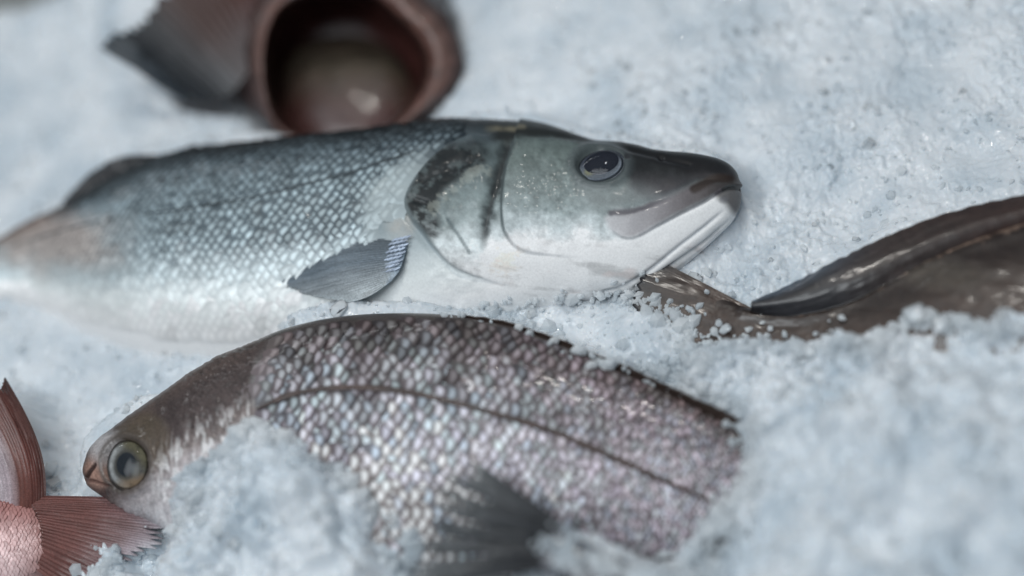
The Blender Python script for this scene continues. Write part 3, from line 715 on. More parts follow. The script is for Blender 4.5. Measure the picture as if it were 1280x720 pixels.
fin('dorsal_fin', bass, [(218, 200), (180, 214), (150, 228), (118, 246), (84, 264)], [(204, 193), (160, 193), (134, 201), (108, 219), (78, 250)], BASS.pl, [0.004] * 5, [0.007, 0.009, 0.009, 0.007, 0.005], 12, dark_fin, seed=9)
fin('spiny_dorsal_fin', bass, [(262, 192), (252, 194), (240, 197), (228, 199)], [(246, 181), (239, 180), (231, 184), (222, 192)], BASS.pl, [-0.001] * 4, [0.004] * 4, 4, dark_fin, seed=10)
fin('tail_fin', bass, [(-180, 352), (-186, 368), (-182, 392)], [(-300, 330), (-270, 380), (-300, 430)], BASS.pl, [0, 0, 0], [0.003, -0.002, 0.003], 18, dark_fin, seed=12)

# ------------------------------------------------------------------ bream in front
BREAM = Fish(bed_plane(480, 560, 0.034, 0.17, 0.30),
    [(104.5, 594), (105.5, 586), (109, 573), (116, 559), (130, 545), (150, 530), (175, 512), (200, 495), (225, 478), (250, 461), (275, 447), (300, 437), (330, 424), (360, 412), (400, 402), (440, 396), (480, 393.5), (520, 393), (560, 395), (600, 401), (640, 409), (680, 422), (720, 438), (760, 456), (800, 474), (840, 493), (870, 508), (900, 525), (940, 552), (980, 582), (1010, 604), (1050, 628)],
    [(104.5, 594), (107, 602), (114, 611), (130, 622), (160, 640), (200, 658), (260, 688), (330, 712), (420, 728), (500, 734), (580, 732), (660, 724), (740, 714), (800, 708), (850, 700), (900, 690), (950, 682), (1000, 680), (1050, 690)],
    [(104.5, 0.75), (160, 0.6), (250, 0.5), (350, 0.44), (500, 0.42), (700, 0.38), (850, 0.34), (1050, 0.3)],
    104.6, 1050, pw=0.9)
BREAM_LL = [(322, 514), (345, 502), (365, 495), (400, 488), (440, 486), (480, 488), (520, 494), (560, 503), (600, 513), (640, 524), (680, 537), (720, 552), (760, 570), (800, 588), (830, 602), (860, 616), (900, 634)]
def bream_v(px, py):
    x = np.clip(px, BREAM.x0, BREAM.x1); return (py - BREAM.yd(x)) / np.maximum(BREAM.yv(x) - BREAM.yd(x), 4)
def bream_body_col(px, py):
    v = bream_v(px, py); n = fbm(px / 45, py / 30, 4, 14)
    c = ramp(v + 0.06 * (n - 0.5), [(0, (62, 56, 56)), (0.05, (92, 88, 90)), (0.15, (124, 126, 129)), (0.3, (142, 147, 152)), (0.45, (156, 161, 168)), (0.65, (176, 181, 189)), (1, (192, 198, 206))])
    c = mixc(c, alb(118, 112, 118), 0.75 * sst(540, 780, px))
    c = mixc(c, alb(84, 72, 68), 0.75 * sst(0.14, 0.03, v) * sst(660, 860, px))
    c = mixc(c, alb(80, 74, 72), 0.4 * sst(0.2, 0.02, v))
    bars = sst(0.60, 0.78, noise(px / 26 + 0.12 * py / 26, py / 90, 40)) * sst(0.75, 0.3, v)
    c = mixc(c, alb(70, 64, 64), 0.5 * bars)
    sp = sst(0.62, 0.75, noise(px / 13, py / 16, 47)) * sst(640, 560, px) * sst(0.4, 0.1, v)
    return mixc(c, alb(60, 54, 52), 0.55 * sp)
def bream_col(px, py, X, T):
    c = bream_body_col(px, py) * 0.55
    n1 = fbm(px / 9, py / 9, 4, 15); n2 = fbm(px / 30, py / 30, 3, 16)
    v = bream_v(px, py)
    edge = np.interp(py, [420, 450, 480, 515, 560, 620], [335, 318, 312, 322, 335, 350])
    head = sst(5, -5, px - edge + 8 * (n1 - 0.5))
    hy = py - np.interp(px, [100, 150, 200, 250, 300, 340], [590, 530, 495, 461, 437, 420])
    hc = ramp(hy + 26 * (n2 - 0.5), [(0, (58, 50, 48)), (20, (46, 40, 40)), (66, (58, 52, 53)), (88, (92, 87, 88)), (108, (128, 126, 131)), (150, (150, 151, 158))]) * (0.7 + 0.6 * n1[..., None])
    wf, _, wc = worley(px / 7 + 3, (py - 0.3 * px) / 6, 19); hc = hc * (1 + sst(190, 250, px) * (0.35 - 0.9 * wf**2))[..., None]
    sil = sst(0.45, 0.75, noise(px / 3.2, (py - px * 0.5) / 10, 17)) * sst(50, 95, hy) * sst(180, 215, px) * (0.4 + 0.8 * n2)
    hc = mixc(hc, alb(196, 200, 212), 0.7 * sil)
    hc = mixc(hc, alb(92, 84, 62), 0.22 * sst(46, 30, np.hypot(px - 175, py - 552)) * sst(-10, 15, hy))
    hc = mixc(hc, alb(150, 122, 112), 0.7 * sst(24, 6, np.hypot(px - 122, (py - 590) * 0.8)))
    d = np.hypot((px - 158) / 28, (py - 580) / 31)
    hc = mixc(hc, alb(164, 166, 172), 0.6 * sst(30, 10, np.hypot(px - 133, py - 562)))
    hc = mixc(hc, alb(58, 54, 52), 0.85 * np.exp(-((d - 1.1) / 0.12)**2))
    d2, _, t2 = pline(px, py, [(108, 596), (113, 588), (119, 581)]); hc = mixc(hc, alb(40, 28, 26), 0.95 * sst(4.2, 1.6, d2))
    d2, _, t2 = pline(px, py, [(103, 600), (118, 602), (135, 606)]); hc = mixc(hc, alb(70, 50, 46), 0.8 * sst(3, 1, d2))
    c = c * (1 - head[..., None]) + hc * head[..., None]
    rim = sst(3.2, 0.6, np.abs(py - BREAM.yd(np.clip(px, 105, 1050)) - 1.5)); c = mixc(c, alb(50, 44, 42), 0.7 * rim * sst(250, 330, px))
    return np.clip(c, 0.004, 0.85)
def bream_rel(px, py, X, T):
    edge = np.interp(py, [420, 450, 480, 515, 560, 620], [335, 318, 312, 322, 335, 350])
    head = sst(8, -8, px - edge); r = 0 * px
    n = noise(px / 3.4, (py - px * 0.5) / 11, 17)
    hy = py - np.interp(px, [100, 150, 200, 250, 300, 340], [590, 530, 495, 461, 437, 420])
    r += head * sst(25, 70, hy) * 0.0009 * (n - 0.5) + head * 0.0008 * (fbm(px / 14, py / 14, 3, 18) - 0.5)
    wf, _, wc = worley(px / 7 + 3, (py - 0.3 * px) / 6, 19); r += head * sst(190, 250, px) * 0.0007 * (0.4 - wf**2) * (0.4 + wc)
    d = np.hypot((px - 158) / 28, (py - 580) / 31); r += 0.0012 * np.exp(-((d - 1.18) / 0.2)**2) - 0.003 * sst(1.05, 0.8, d)
    d2, _, t2 = pline(px, py, [(108, 596), (113, 588), (119, 581)]); r -= 0.0012 * np.exp(-(d2 / 3)**2)
    d2, _, t2 = pline(px, py, [(103, 600), (118, 602), (138, 608)]); r -= 0.0010 * np.exp(-(d2 / 2.5)**2)
    return r
bream = thing('sea_bream', 'pinkish silver bream with large scales and big eye in front', 'fish')
build_body(BREAM, 'body', bream, M_BREAM, bream_col, bream_rel, nx=520, nf=200, nb=24, tip0=1)
def bream_keep(px, py):
    edge = np.interp(py, [420, 450, 480, 515, 560, 620], [345, 326, 320, 330, 343, 358])
    d, s, t = pline(px, py, BREAM_LL)
    return (px > edge + 22 * (noise(px / 14, py / 14, 71) - 0.6)) & (px < 990) & (bream_v(px, py) > 0.028) & (d > 2.5)
IRI = np.array([[1.06, 0.98, 1.0], [0.93, 1.01, 1.07], [1.0, 1.0, 1.0], [1.05, 0.98, 1.03], [0.96, 1.04, 1.02]])
def bream_tint(px, py):
    v = bream_v(px, py); c = bream_body_col(px, py)
    b = np.interp(v, [0, 0.06, 0.2, 0.5, 1.0], [1.0, 1.2, 1.35, 1.3, 1.2])[..., None]
    k = RNG.integers(0, 5, px.shape); g = sst(0.6, 0.8, noise(px / 30, py / 20, 60))
    c = c * b * IRI[k] * np.array([0.95, 1.0, 1.06]) * (0.62 + 0.5 * noise(px / 26, py / 20, 61) + 0.3 * noise(px / 9, py / 9, 62))[..., None]
    edge = np.interp(py, [420, 450, 480, 515, 560, 620], [335, 318, 312, 322, 335, 350]); h_ = sst(45, 0, px - edge) * sst(0.45, 0.15, v)
    c = mixc(c, alb(92, 84, 84), 0.6 * h_)
    con = np.interp(v, [0, 0.1, 1], [0.8, 1.0, 1.0]) * (1 - 0.5 * h_)
    return np.concatenate([c, con[..., None]], -1)
build_scales(BREAM, bream, M_BREAM_SC, bream_tint, bream_keep, 34, 0.06, 2.7, 1, ratio=1.38, L=0.95, W=1.2, lift=0.0006, dome=0.0004, xr=(290, 1000), skew=0.28, hidden=covered, jit=0.10, rough_=0.4, liftf=lambda px, py: 0.35 + 0.65 * sst(0, 50, px - np.interp(py, [420, 450, 480, 515, 560, 620], [335, 318, 312, 322, 335, 350])))
# the dark side line: a strip of its own
line_strip(BREAM, bream, BREAM_LL, 0.00105, 0.0016, M_BREAM, alb(50, 40, 38))
def bream_iris(x, y, r, a):
    n = fbm(a * 4, r * 5, 3, 3); r = r + 0.10 * (fbm(np.cos(a) * 2 + 5, np.sin(a) * 2 + 5, 3, 9) - 0.5)
    c = np.zeros(x.shape + (3,)) + alb(66, 67, 66)
    c = mixc(c, alb(146, 150, 152), 0.85 * sst(0.2, -0.7, x) * sst(0.55, 0.8, r))
    c = mixc(c, alb(72, 69, 50), 0.75 * sst(0.2, 0.8, x + y * 0.8))
    c = mixc(c, alb(120, 98, 72), 0.6 * sst(-0.35, -0.8, y))
    c = c * (0.5 + 0.95 * n)[..., None]
    c = mixc(c, alb(52, 52, 50), 0.8 * sst(0.66, 0.48, r))
    return mixc(c, alb(34, 32, 32), sst(0.88, 0.97, r))
eye(bream, BREAM, 158, 580, 27 * 0.00034, 31 * 0.00034, 0.2, 0.0028, bream_iris, (-0.03, 0.0, 0.46, 1.0), np.array([0.014, 0.018, 0.024]))
def bream_df(U, w, ph):
    return ramp(U, [(0, (74, 64, 60)), (1, (56, 48, 46))]) * (0.7 + 0.45 * ph)[..., None]
fin('dorsal_fin', bream, [(500, 397), (600, 405), (680, 426), (760, 460), (840, 497), (905, 534)], [(510, 392), (612, 397), (700, 423), (785, 458), (862, 494), (930, 524)], BREAM.pl, [0.000] * 6, [0.004, 0.005, 0.006, 0.007, 0.008, 0.009], 26, bream_df, seed=21, ragged=0.12, per=6)

# ------------------------------------------------------------------ brown fish on the right
BROWN = Fish(bed_plane(1080, 410, 0.020, 0.22, 0.40),
    [(865, 348), (890, 361), (930, 385), (960, 393), (1000, 391), (1040, 382), (1080, 367), (1130, 340), (1180, 316), (1230, 296), (1280, 280), (1340, 262), (1420, 244), (1500, 235)],
    [(865, 452), (900, 450), (940, 452), (1000, 466), (1080, 486), (1160, 502), (1280, 520), (1400, 525), (1500, 525)],
    [(865, 0.04), (900, 0.14), (930, 0.28), (1000, 0.42), (1100, 0.5), (1300, 0.55), (1500, 0.55)],
    866, 1500, pw=0.85)
def brown_col(px, py, X, T):
    n = fbm(px / 50, py / 18, 4, 24); v = (py - BROWN.yd(px)) / np.maximum(BROWN.yv(px) - BROWN.yd(px), 5)
    c = ramp(v + 0.1 * (n - 0.5), [(0, (24, 17, 14)), (0.1, (26, 18, 15)), (0.3, (37, 27, 22)), (0.5, (44, 33, 28)), (1, (42, 33, 29))]) * (0.7 + 0.6 * n)[..., None]
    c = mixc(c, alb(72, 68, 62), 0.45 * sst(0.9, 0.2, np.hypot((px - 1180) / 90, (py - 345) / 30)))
    d, _, t = pline(px, py, [(1000, 392), (1050, 377), (1100, 356), (1150, 328), (1220, 300), (1290, 278)]); c = mixc(c, alb(128, 112, 102), 0.5 * sst(8, 2, d + 8 * (fbm(px / 6, py / 6, 2, 4) - .5)) * noise(px / 9, py / 9, 5) * 1.6)  # wet highlight along the ridge painted in as a pale broken line
    return c
brown = thing('brown_fish', 'dark brown smooth wet fish half buried in ice at the right edge', 'fish')
def brown_rel(px, py, X, T):
    n = fbm(px / 60, py / 12, 3, 25); d, _, t = pline(px, py, [(930, 392), (1000, 398), (1060, 380), (1130, 346), (1220, 306), (1400, 258)])
    return 0.0006 * (n - 0.5) + 0.0012 * np.exp(-(d / 7)**2) + 0.0004 * (fbm(px / 20, py / 12, 3, 26) - .5)
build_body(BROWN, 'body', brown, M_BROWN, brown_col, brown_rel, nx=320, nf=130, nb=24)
def brown_df(U, w, ph):
    n = fbm(w * 14, U * 4, 3, 8)
    c = ramp(w, [(0, (22, 23, 28)), (0.3, (28, 28, 32)), (0.5, (34, 27, 26)), (1, (42, 30, 27))]) * (0.6 + 0.7 * n)[..., None]
    return mixc(c, alb(74, 88, 104), 0.5 * sst(0.6, 1.0, U) * sst(0.55, 0.1, w))
fin('dorsal_fin', brown, [(938, 388), (985, 393), (1040, 384), (1090, 364), (1150, 332), (1220, 301), (1290, 278), (1420, 246)], [(941, 379), (985, 358), (1030, 333), (1072, 312), (1130, 287), (1200, 262), (1282, 244), (1420, 214)], BROWN.pl, [0.002, 0.004, 0.006, 0.008, 0.009, 0.010, 0.010, 0.01], [0.004, 0.006, 0.008, 0.008, 0.008, 0.008, 0.008, 0.008], 18, brown_df, thick=0.0022, ridge=0.00012, ragged=0.03, seed=31, curl=0.003, per=8, mat=M_BROWN)
def brown_tf(U, w, ph):
    n = fbm(U * 4, w * 5, 3, 9)
    c = ramp(U, [(0, (42, 31, 25)), (0.5, (44, 33, 28)), (0.8, (40, 34, 32)), (1, (30, 33, 38))]) * (0.65 + 0.1 * ph + 0.6 * n)[..., None]
    return c
fin('tail_fin', brown, [(950, 391), (955, 402), (955, 420), (950, 448)], [(830, 329), (794, 348), (790, 400), (800, 450)], BROWN.pl, [0.0002, 0.0002, 0.0002, 0.0002], [0.001, 0.003, 0.003, 0.001], 16, brown_tf, thick=0.0014, ridge=0.00004, ragged=0.03, seed=33, mat=M_BROWN)

# ------------------------------------------------------------------ fish with the gaping mouth, behind
gape = thing('gaping_fish', 'dark reddish fish lying behind the bass with its mouth wide open', 'fish')
GP = bed_plane(430, 90, 0.034, 0.10, 0.15)
def ring(cx, cy, rx, ry, n, lift, wob=0.03, seed=0):
    a = np.linspace(0, 2 * math.pi, n, endpoint=False)
    w = 1 + wob * (noise(np.cos(a) * 1.5 + 5, np.sin(a) * 1.5 + 5, seed) - 0.5) * 2
    return GP.at(cx + rx * np.cos(a) * w, cy + ry * np.sin(a) * w, np.full(n, lift))
na = 96
secs = [  # from deep in the throat over the lip and back along the outside of the head
    (436, 76, 30, 28, -0.060), (436, 80, 62, 60, -0.055), (434, 84, 88, 84, -0.040), (431, 86, 98, 96, -0.022), (430, 86, 100, 98, -0.008), (430, 86, 102, 100, 0.000), (432, 85, 106, 103, 0.004), (436, 84, 112, 107, 0.005),
    (440, 76, 121, 107, 0.002), (442, 74, 126, 112, -0.006), (440, 70, 130, 118, -0.020), (430, 60, 140, 126, -0.045), (410, 40, 150, 132, -0.08), (370, 0, 155, 130, -0.125), (310, -60, 150, 120, -0.17), (230, -130, 120, 100, -0.22), (150, -200, 60, 50, -0.27)]
S_ = np.array(secs); ts = np.linspace(0, 1, len(secs)); tq = np.linspace(0, 1, 110)
Sx = crv(S_, 110)
P = np.stack([ring(s_[0], s_[1], s_[2], s_[3], na, s_[4], 0.09, 77) for s_ in Sx])
qi = np.linspace(0, len(secs) - 1, 110)
ang = np.linspace(0, 2 * math.pi, na, endpoint=False)[None] + 0 * qi[:, None]
nn_ = fbm(np.cos(ang) * 3 + 9 + qi[:, None] * 0.3, np.sin(ang) * 3 + 9, 4, 81)
def lerpc(q, stops): return ramp(q, stops)
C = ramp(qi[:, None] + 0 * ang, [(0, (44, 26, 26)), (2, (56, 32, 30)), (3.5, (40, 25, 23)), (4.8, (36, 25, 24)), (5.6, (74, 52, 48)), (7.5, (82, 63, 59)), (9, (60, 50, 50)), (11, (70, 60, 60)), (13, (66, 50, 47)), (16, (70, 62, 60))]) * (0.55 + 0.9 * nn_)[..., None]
C = mixc(C, alb(120, 72, 66), 0.5 * sst(9.5, 11.5, qi)[:, None] * sst(0.3, 0.9, np.cos(ang - 3.6)))
fold = fbm(ang * 2.2 + 30, qi[:, None] * 0.35 + 0 * ang, 4, 83); C = C * (0.45 + 1.1 * fold)[..., None]
Nr = grid_normals(P)
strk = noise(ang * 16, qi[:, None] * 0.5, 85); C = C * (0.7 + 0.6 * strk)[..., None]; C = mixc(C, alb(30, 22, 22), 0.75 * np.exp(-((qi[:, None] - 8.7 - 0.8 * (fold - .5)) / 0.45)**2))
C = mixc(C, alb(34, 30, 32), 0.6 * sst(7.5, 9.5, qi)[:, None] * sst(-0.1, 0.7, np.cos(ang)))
P = P + Nr * ((0.0055 * (fold - 0.5) + 0.0008 * (strk - .5)) * sst(4.5, 6, qi)[:, None] - 0.0035 * np.exp(-((qi[:, None] - 8.7) / 0.5)**2))[..., None]
P = P + Nr * (0.0030 * (nn_ - 0.5) * sst(4, 6, qi)[:, None])[..., None]
outer = 46
mo = slice(0, 38); ho = slice(37, 110)
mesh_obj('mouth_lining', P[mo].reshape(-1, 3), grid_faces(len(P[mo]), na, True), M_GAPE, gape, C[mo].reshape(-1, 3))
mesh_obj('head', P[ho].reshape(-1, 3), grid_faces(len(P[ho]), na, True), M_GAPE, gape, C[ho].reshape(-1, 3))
# tongue: a broad pale pad in the floor of the mouth
u = np.linspace(0, math.pi, 40)[:, None]; w_ = np.linspace(0, 2 * math.pi, 48, endpoint=False)[None]
tx = 434 + 84 * np.sin(u)**0.8 * np.cos(w_) + 6 * np.cos(u); ty = 122 + 78 * np.cos(u) * 1.0 + 0 * w_
tl = -0.040 + 0.012 * np.sin(u) * np.sin(w_) + 0.006 * np.cos(u) + 0.002 * (fbm(tx / 20, ty / 20, 3, 5) - 0.5)
P = GP.at(tx, ty, tl); n_ = fbm(tx / 22, ty / 22, 4, 6)
C = ramp(ty + 30 * (n_ - .5), [(50, (40, 34, 29)), (85, (56, 51, 44)), (115, (54, 43, 39)), (150, (54, 32, 31))]) * (0.8 + 0.4 * n_)[..., None]
mesh_obj('tongue', P.reshape(-1, 3), grid_faces(40, 48, True), M_GAPE, gape, C.reshape(-1, 3))
def gape_fin(U, w, ph):
    c = ramp(w, [(0, (34, 39, 45)), (0.12, (44, 49, 55)), (0.3, (74, 76, 80)), (0.5, (84, 72, 71)), (0.7, (80, 62, 60)), (0.85, (84, 54, 50)), (1, (78, 46, 42))]) * (0.6 + 0.5 * ph)[..., None]
    return mixc(c, alb(130, 138, 146), 0.4 * sst(0.5, 1.0, 1 - U) * sst(0.15, 0.4, w))
fin('pectoral_fin', gape, [(252, 128), (285, 118), (306, 95), (318, 60), (322, 25)], [(128, 44), (165, 20), (205, -25), (260, -60), (310, -70)], GP, [-0.02, -0.02, -0.022, -0.025, -0.03], [0.0, 0.004, 0.0, -0.01, -0.02], 15, gape_fin, thick=0.0014, ridge=0.002, ragged=0.06, seed=41)
def gape_spine(U, w, ph): return np.zeros(U.shape + (3,)) + alb(52, 60, 68)
fin('fin_spine', gape, [(236, 126), (228, 116)], [(122, 58), (138, 34)], GP, [-0.012, -0.012], [0.006, 0.006], 2, gape_spine, thick=0.003, ridge=0.002, ragged=0.05, seed=44, curl=0.006)

# ------------------------------------------------------------------ red fish in the lower left corner
RED = Fish(bed_plane(20, 660, 0.034, 0.10, 0.30),
    [(-260, 610), (-180, 600), (-100, 604), (-40, 612), (0, 618), (40, 624), (75, 632), (100, 640)],
    [(-260, 800), (-180, 800), (-100, 780), (-40, 760), (0, 745), (40, 728), (75, 712), (100, 700)],
    [(-260, 0.5), (-100, 0.48), (0, 0.42), (60, 0.3), (100, 0.12)], -260, 100)
def red_base(px, py):
    n = fbm(px / 30, py / 30, 4, 51); v = (py - 615) / 120
    c = ramp(v + 0.25 * (n - .5), [(0, (112, 76, 74)), (0.2, (140, 106, 106)), (0.5, (168, 145, 148)), (1, (176, 162, 167))])
    return mixc(c, alb(106, 70, 67), 0.9 * sst(10, 62, px + 30 * (n - .5)))
red = thing('red_fish', 'pinkish red fish with spread tail fin in the lower left corner', 'fish')
build_body(RED, 'body', red, M_RED, lambda px, py, X, T: red_base(px, py) * 0.8, None, nx=120, nf=70, nb=20)
build_scales(RED, red, M_RED_SC, lambda px, py: np.concatenate([red_base(px, py) * 1.0, (0.45 * sst(50, 5, px))[..., None]], -1), lambda px, py: (px < 30 + 40 * noise(px / 9, py / 9, 58)) & (px > -120), 24, 0.15, 2.6, 1, ratio=1.0, lift=0.0004, dome=0.0003, xr=(-150, 90), n_single=120, skew=0.2)
def red_fin(U, w, ph):
    n = fbm(U * 4, w * 12, 3, 55)
    c = ramp(U + 0.2 * (n - .5), [(0, (104, 70, 67)), (0.35, (102, 66, 63)), (0.6, (106, 80, 83)), (0.78, (140, 130, 140)), (1, (176, 182, 192))]) * (0.66 + 0.18 * ph + 0.5 * (n - .5))[..., None]
    return c
fin('tail_fin', red, [(24, 620), (40, 634), (50, 655), (52, 680), (46, 712)], [(252, 622), (244, 650), (208, 690), (160, 728), (112, 760)], RED.pl, [0.002, 0.005, 0.006, 0.005, 0.003], [0.010, 0.010, 0.006, 0.004, 0.0], 24, red_fin, thick=0.0007, ridge=0.0005, ragged=0.14, seed=51, curl=0.003)
def red_up(U, w, ph):
    n = fbm(U * 6, w * 8, 3, 57)
    c = ramp(w, [(0, (72, 46, 43)), (0.3, (92, 54, 49)), (0.5, (104, 66, 60)), (0.66, (168, 158, 168)), (1, (186, 184, 194))]) * (0.72 + 0.12 * ph + 0.5 * (n - .5))[..., None]
    return mixc(c, alb(70, 48, 46), 0.6 * sst(0.7, 1.0, U))
fin('upper_tail_lobe', red, [(56, 640), (38, 652), (12, 652), (-14, 646)], [(4, 470), (-12, 478), (-40, 500), (-70, 530)], RED.pl, [0.001, 0.001, 0.001, 0.001], [0.008, 0.014, 0.012, 0.006], 14, red_up, thick=0.0014, ridge=0.0003, ragged=0.06, seed=53, curl=0.004, bow=(19, 4))

# ------------------------------------------------------------------ dark fish whose tail lies over the bream
DARKP = bed_plane(620, 640, 0.056, 0.16, 0.38)
DARK = Fish(DARKP,
    [(662, 642), (690, 655), (730, 676), (800, 708), (880, 740), (960, 770)],
    [(662, 712), (690, 722), (730, 748), (800, 800), (880, 850), (960, 890)],
    [(662, 0.15), (720, 0.4), (960, 0.5)], 663, 960)
dark = thing('dark_tailed_fish', 'dark grey fish with split tail fin lying over the front of the bream', 'fish')
build_body(DARK, 'body', dark, M_BROWN, lambda px, py, X, T: np.zeros(px.shape + (3,)) + alb(62, 66, 74) * (0.7 + 0.6 * fbm(px / 20, py / 14, 3, 61))[..., None], None, nx=90, nf=50, nb=14)
def dark_tf(U, w, ph):
    n = fbm(U * 3, w * 8, 3, 63)
    c = ramp(U, [(0, (24, 27, 32)), (0.45, (46, 51, 57)), (0.8, (84, 91, 97)), (1, (124, 131, 137))]) * (0.62 + 0.42 * ph + 0.3 * (n - .5))[..., None]
    return c
b_ = crv([(700, 650), (694, 662), (686, 676), (680, 690), (672, 712)], 101); t_ = crv([(556, 548), (536, 586), (516, 626), (496, 664), (488, 700), (484, 745)], 101)
tailp = bpy.data.objects.new('tail_fin', None); COL.objects.link(tailp); tailp.parent = dark
fin('fin_membrane', tailp, b_[[0, 25, 50, 75, 100]], b_[[0, 25, 50, 75, 100]] * 0.22 + t_[[0, 25, 50, 75, 100]] * 0.78, DARKP, [0.001] * 5, [0.0015] * 5, 20, dark_tf, thick=0.0005, ridge=0.0004, ragged=0.3, seed=60, curl=0.001)
for i, (w0, w1, l0) in enumerate([(0.0, 0.24, 0.0), (0.26, 0.45, 0.003), (0.47, 0.60, 0.001), (0.63, 0.78, -0.002), (0.81, 1.0, 0.002)]):
    i0, i1 = int(w0 * 100), int(w1 * 100); q1 = i1 - 2
    fin('fin_ray_bundle', tailp, b_[np.linspace(i0, min(100, i1 + 2), 4).astype(int)], t_[np.linspace(i0 + 1, q1, 4).astype(int)], DARKP, [0.002] * 4, [0.004 + l0, 0.005 + l0, 0.005 + l0, 0.003 + l0], 6, dark_tf, thick=0.0008, ridge=0.0004, ragged=0.22, seed=61 + i, curl=0.002)
# ------------------------------------------------------------------ ice
BASE = 0.020                                    # usual height of the ice
def fish_maps(F, gx, gy):
    """front and middle depth of a body on a coarse net of sight lines"""
    x = np.linspace(F.x0, F.x1, 700)[:, None]; th = np.linspace(0, math.pi, 160)[None]
    P = F.pts(x + 0 * th, th + 0 * x); px, py, d = project(P)
    fr = np.full(gx.shape, 9.0); mid = F.pl.depth(gx, gy)
    ii = np.round((px - gx[0, 0]) / 8).astype(int); jj = np.round((py - gy[0, 0]) / 8).astype(int)
    ok = (ii >= 0) & (ii < gx.shape[0]) & (jj >= 0) & (jj < gx.shape[1])
    np.minimum.at(fr, (ii[ok], jj[ok]), d[ok])
    return fr, np.where(fr < 8, mid, 9.0)
gx, gy = np.meshgrid(np.arange(-240, 1560, 8.0), np.arange(-240, 960, 8.0), indexing='ij')
maps = {n: fish_maps(F, gx, gy) for n, F in (('bass', BASS), ('bream', BREAM), ('brown', BROWN), ('red', RED), ('dark', DARK))}
tm = inside(gx, gy, [(785, 350), (846, 334), (940, 384), (940, 452), (785, 452)], 0) > 0
maps['brown'][0][tm] = np.minimum(maps['brown'][0], BROWN.pl.depth(gx, gy) - 0.002)[tm]
bedd = BED.depth(gx, gy)
und = fbm(gx / 170 + 3, gy / 130, 3, 101) - 0.5
dep = bedd - (BASE + 0.016 * und) / EZ
wt = np.ones(gx.shape)
def over(names, poly, margin, grow, base_extra=0.0):
    """heap ice over the named fish inside an outline"""
    sd = inside(gx, gy, poly, 0); m_ = sd > 0
    fr = np.minimum.reduce([maps[n][0] for n in names] + [bedd - (BASE + base_extra) / EZ])
    d = fr - (0.001 + margin * sst(0, grow, sd))
    dep[m_] = d[m_]; wt[m_] = 3.0
for n in ('gape',): pass
frs = np.minimum.reduce([m_[0] for m_ in maps.values()])
for n, (fr, mid) in maps.items():
    k = (fr < 8) & (fr <= frs + 1e-6)
    dep[k] = mid[k] + 0.006; wt[k] = 2.0
# the fins lie on the ice, so the ice stays just under them
def under(poly, plane, gap):
    m_ = inside(gx, gy, poly, 0) > 0
    dep[m_] = np.maximum(plane.depth(gx, gy) + gap, dep[m_] * 0 + plane.depth(gx, gy)[m_].min())[m_] if False else (plane.depth(gx, gy) + gap)[m_]; wt[m_] = 3.0
under([(800, 355), (846, 336), (935, 384), (935, 455), (795, 455)], BROWN.pl, 0.006)
under([(940, 380), (1040, 330), (1130, 285), (1280, 242), (1420, 212), (1420, 250), (1280, 282), (1130, 345), (1000, 396)], BROWN.pl, 0.007)
under([(42, 620), (242, 622), (236, 652), (206, 690), (160, 730), (70, 712)], RED.pl, 0.004)
under([(54, 618), (4, 470), (-70, 530), (-10, 620)], RED.pl, 0.006)
mg = inside(gx, gy, [(320, 60), (350, 10), (420, -40), (520, 0), (565, 60), (560, 172), (330, 180)], 0) > 0
dep[mg] = (GP.depth(gx, gy) + 0.085)[mg]; wt[mg] = 5
mg = inside(gx, gy, [(190, 100), (120, 40), (200, -60), (330, -120), (330, 60), (290, 120)], 0) > 0
dep[mg] = (GP.depth(gx, gy) + 0.03)[mg]; wt[mg] = 2
over(['bass', 'brown'], HEAP_MID, 0.004, 30)
over(['brown', 'bream', 'dark'], HEAP_RIGHT, 0.018, 120, 0.012)
over(['bream'], HEAP_LEFT, 0.014, 60, 0.01)
over(['bream', 'dark'], HEAP_SLUSH, 0.006, 40)
over(['bream', 'red'], HEAP_NOSE, 0.004, 16)
over(['red', 'bream'], [(100, 690), (130, 668), (165, 658), (195, 664), (215, 690), (200, 760), (90, 760)], 0.010, 20)
over(['bass'], HEAP_BELLY, 0.004, 25)
mg = inside(gx, gy, [(310, 120), (560, 110), (575, 185), (450, 205), (310, 215)], 0) > 0
dep[mg] = (GP.depth(gx, gy) + 0.09)[mg]; wt[mg] = 5
mg = inside(gx, gy, [(-240, -240), (150, -240), (160, -40), (120, 12), (60, 30), (0, 36), (-240, 60)], 0) > 0
dep[mg] = (bedd + 0.075)[mg]; wt[mg] = 3
C3 = ray(gx, gy, dep).reshape(-1, 3); W3 = wt.ravel()

STEP_C = 0.003
X0, X1, Y0, Y1 = -0.36, 0.36, -0.27, 0.40
ncx, ncy = int((X1 - X0) / STEP_C) + 1, int((Y1 - Y0) / STEP_C) + 1
def blur(A, sg):
    r = int(3 * sg) + 1; k = np.exp(-0.5 * (np.arange(-r, r + 1) / sg)**2); k /= k.sum()
    A = np.apply_along_axis(lambda v: np.convolve(np.pad(v, r, mode='edge'), k, 'valid'), 0, A)
    return np.apply_along_axis(lambda v: np.convolve(np.pad(v, r, mode='edge'), k, 'valid'), 1, A)
num = np.zeros((ncx, ncy)); den = np.zeros((ncx, ncy))
ii = np.round((C3[:, 0] - X0) / STEP_C).astype(int); jj = np.round((C3[:, 1] - Y0) / STEP_C).astype(int)
ok = (ii >= 0) & (ii < ncx) & (jj >= 0) & (jj < ncy)
np.add.at(num, (ii[ok], jj[ok]), (C3[:, 2] * W3)[ok]); np.add.at(den, (ii[ok], jj[ok]), W3[ok])
Hc = np.zeros((ncx, ncy)) + BASE
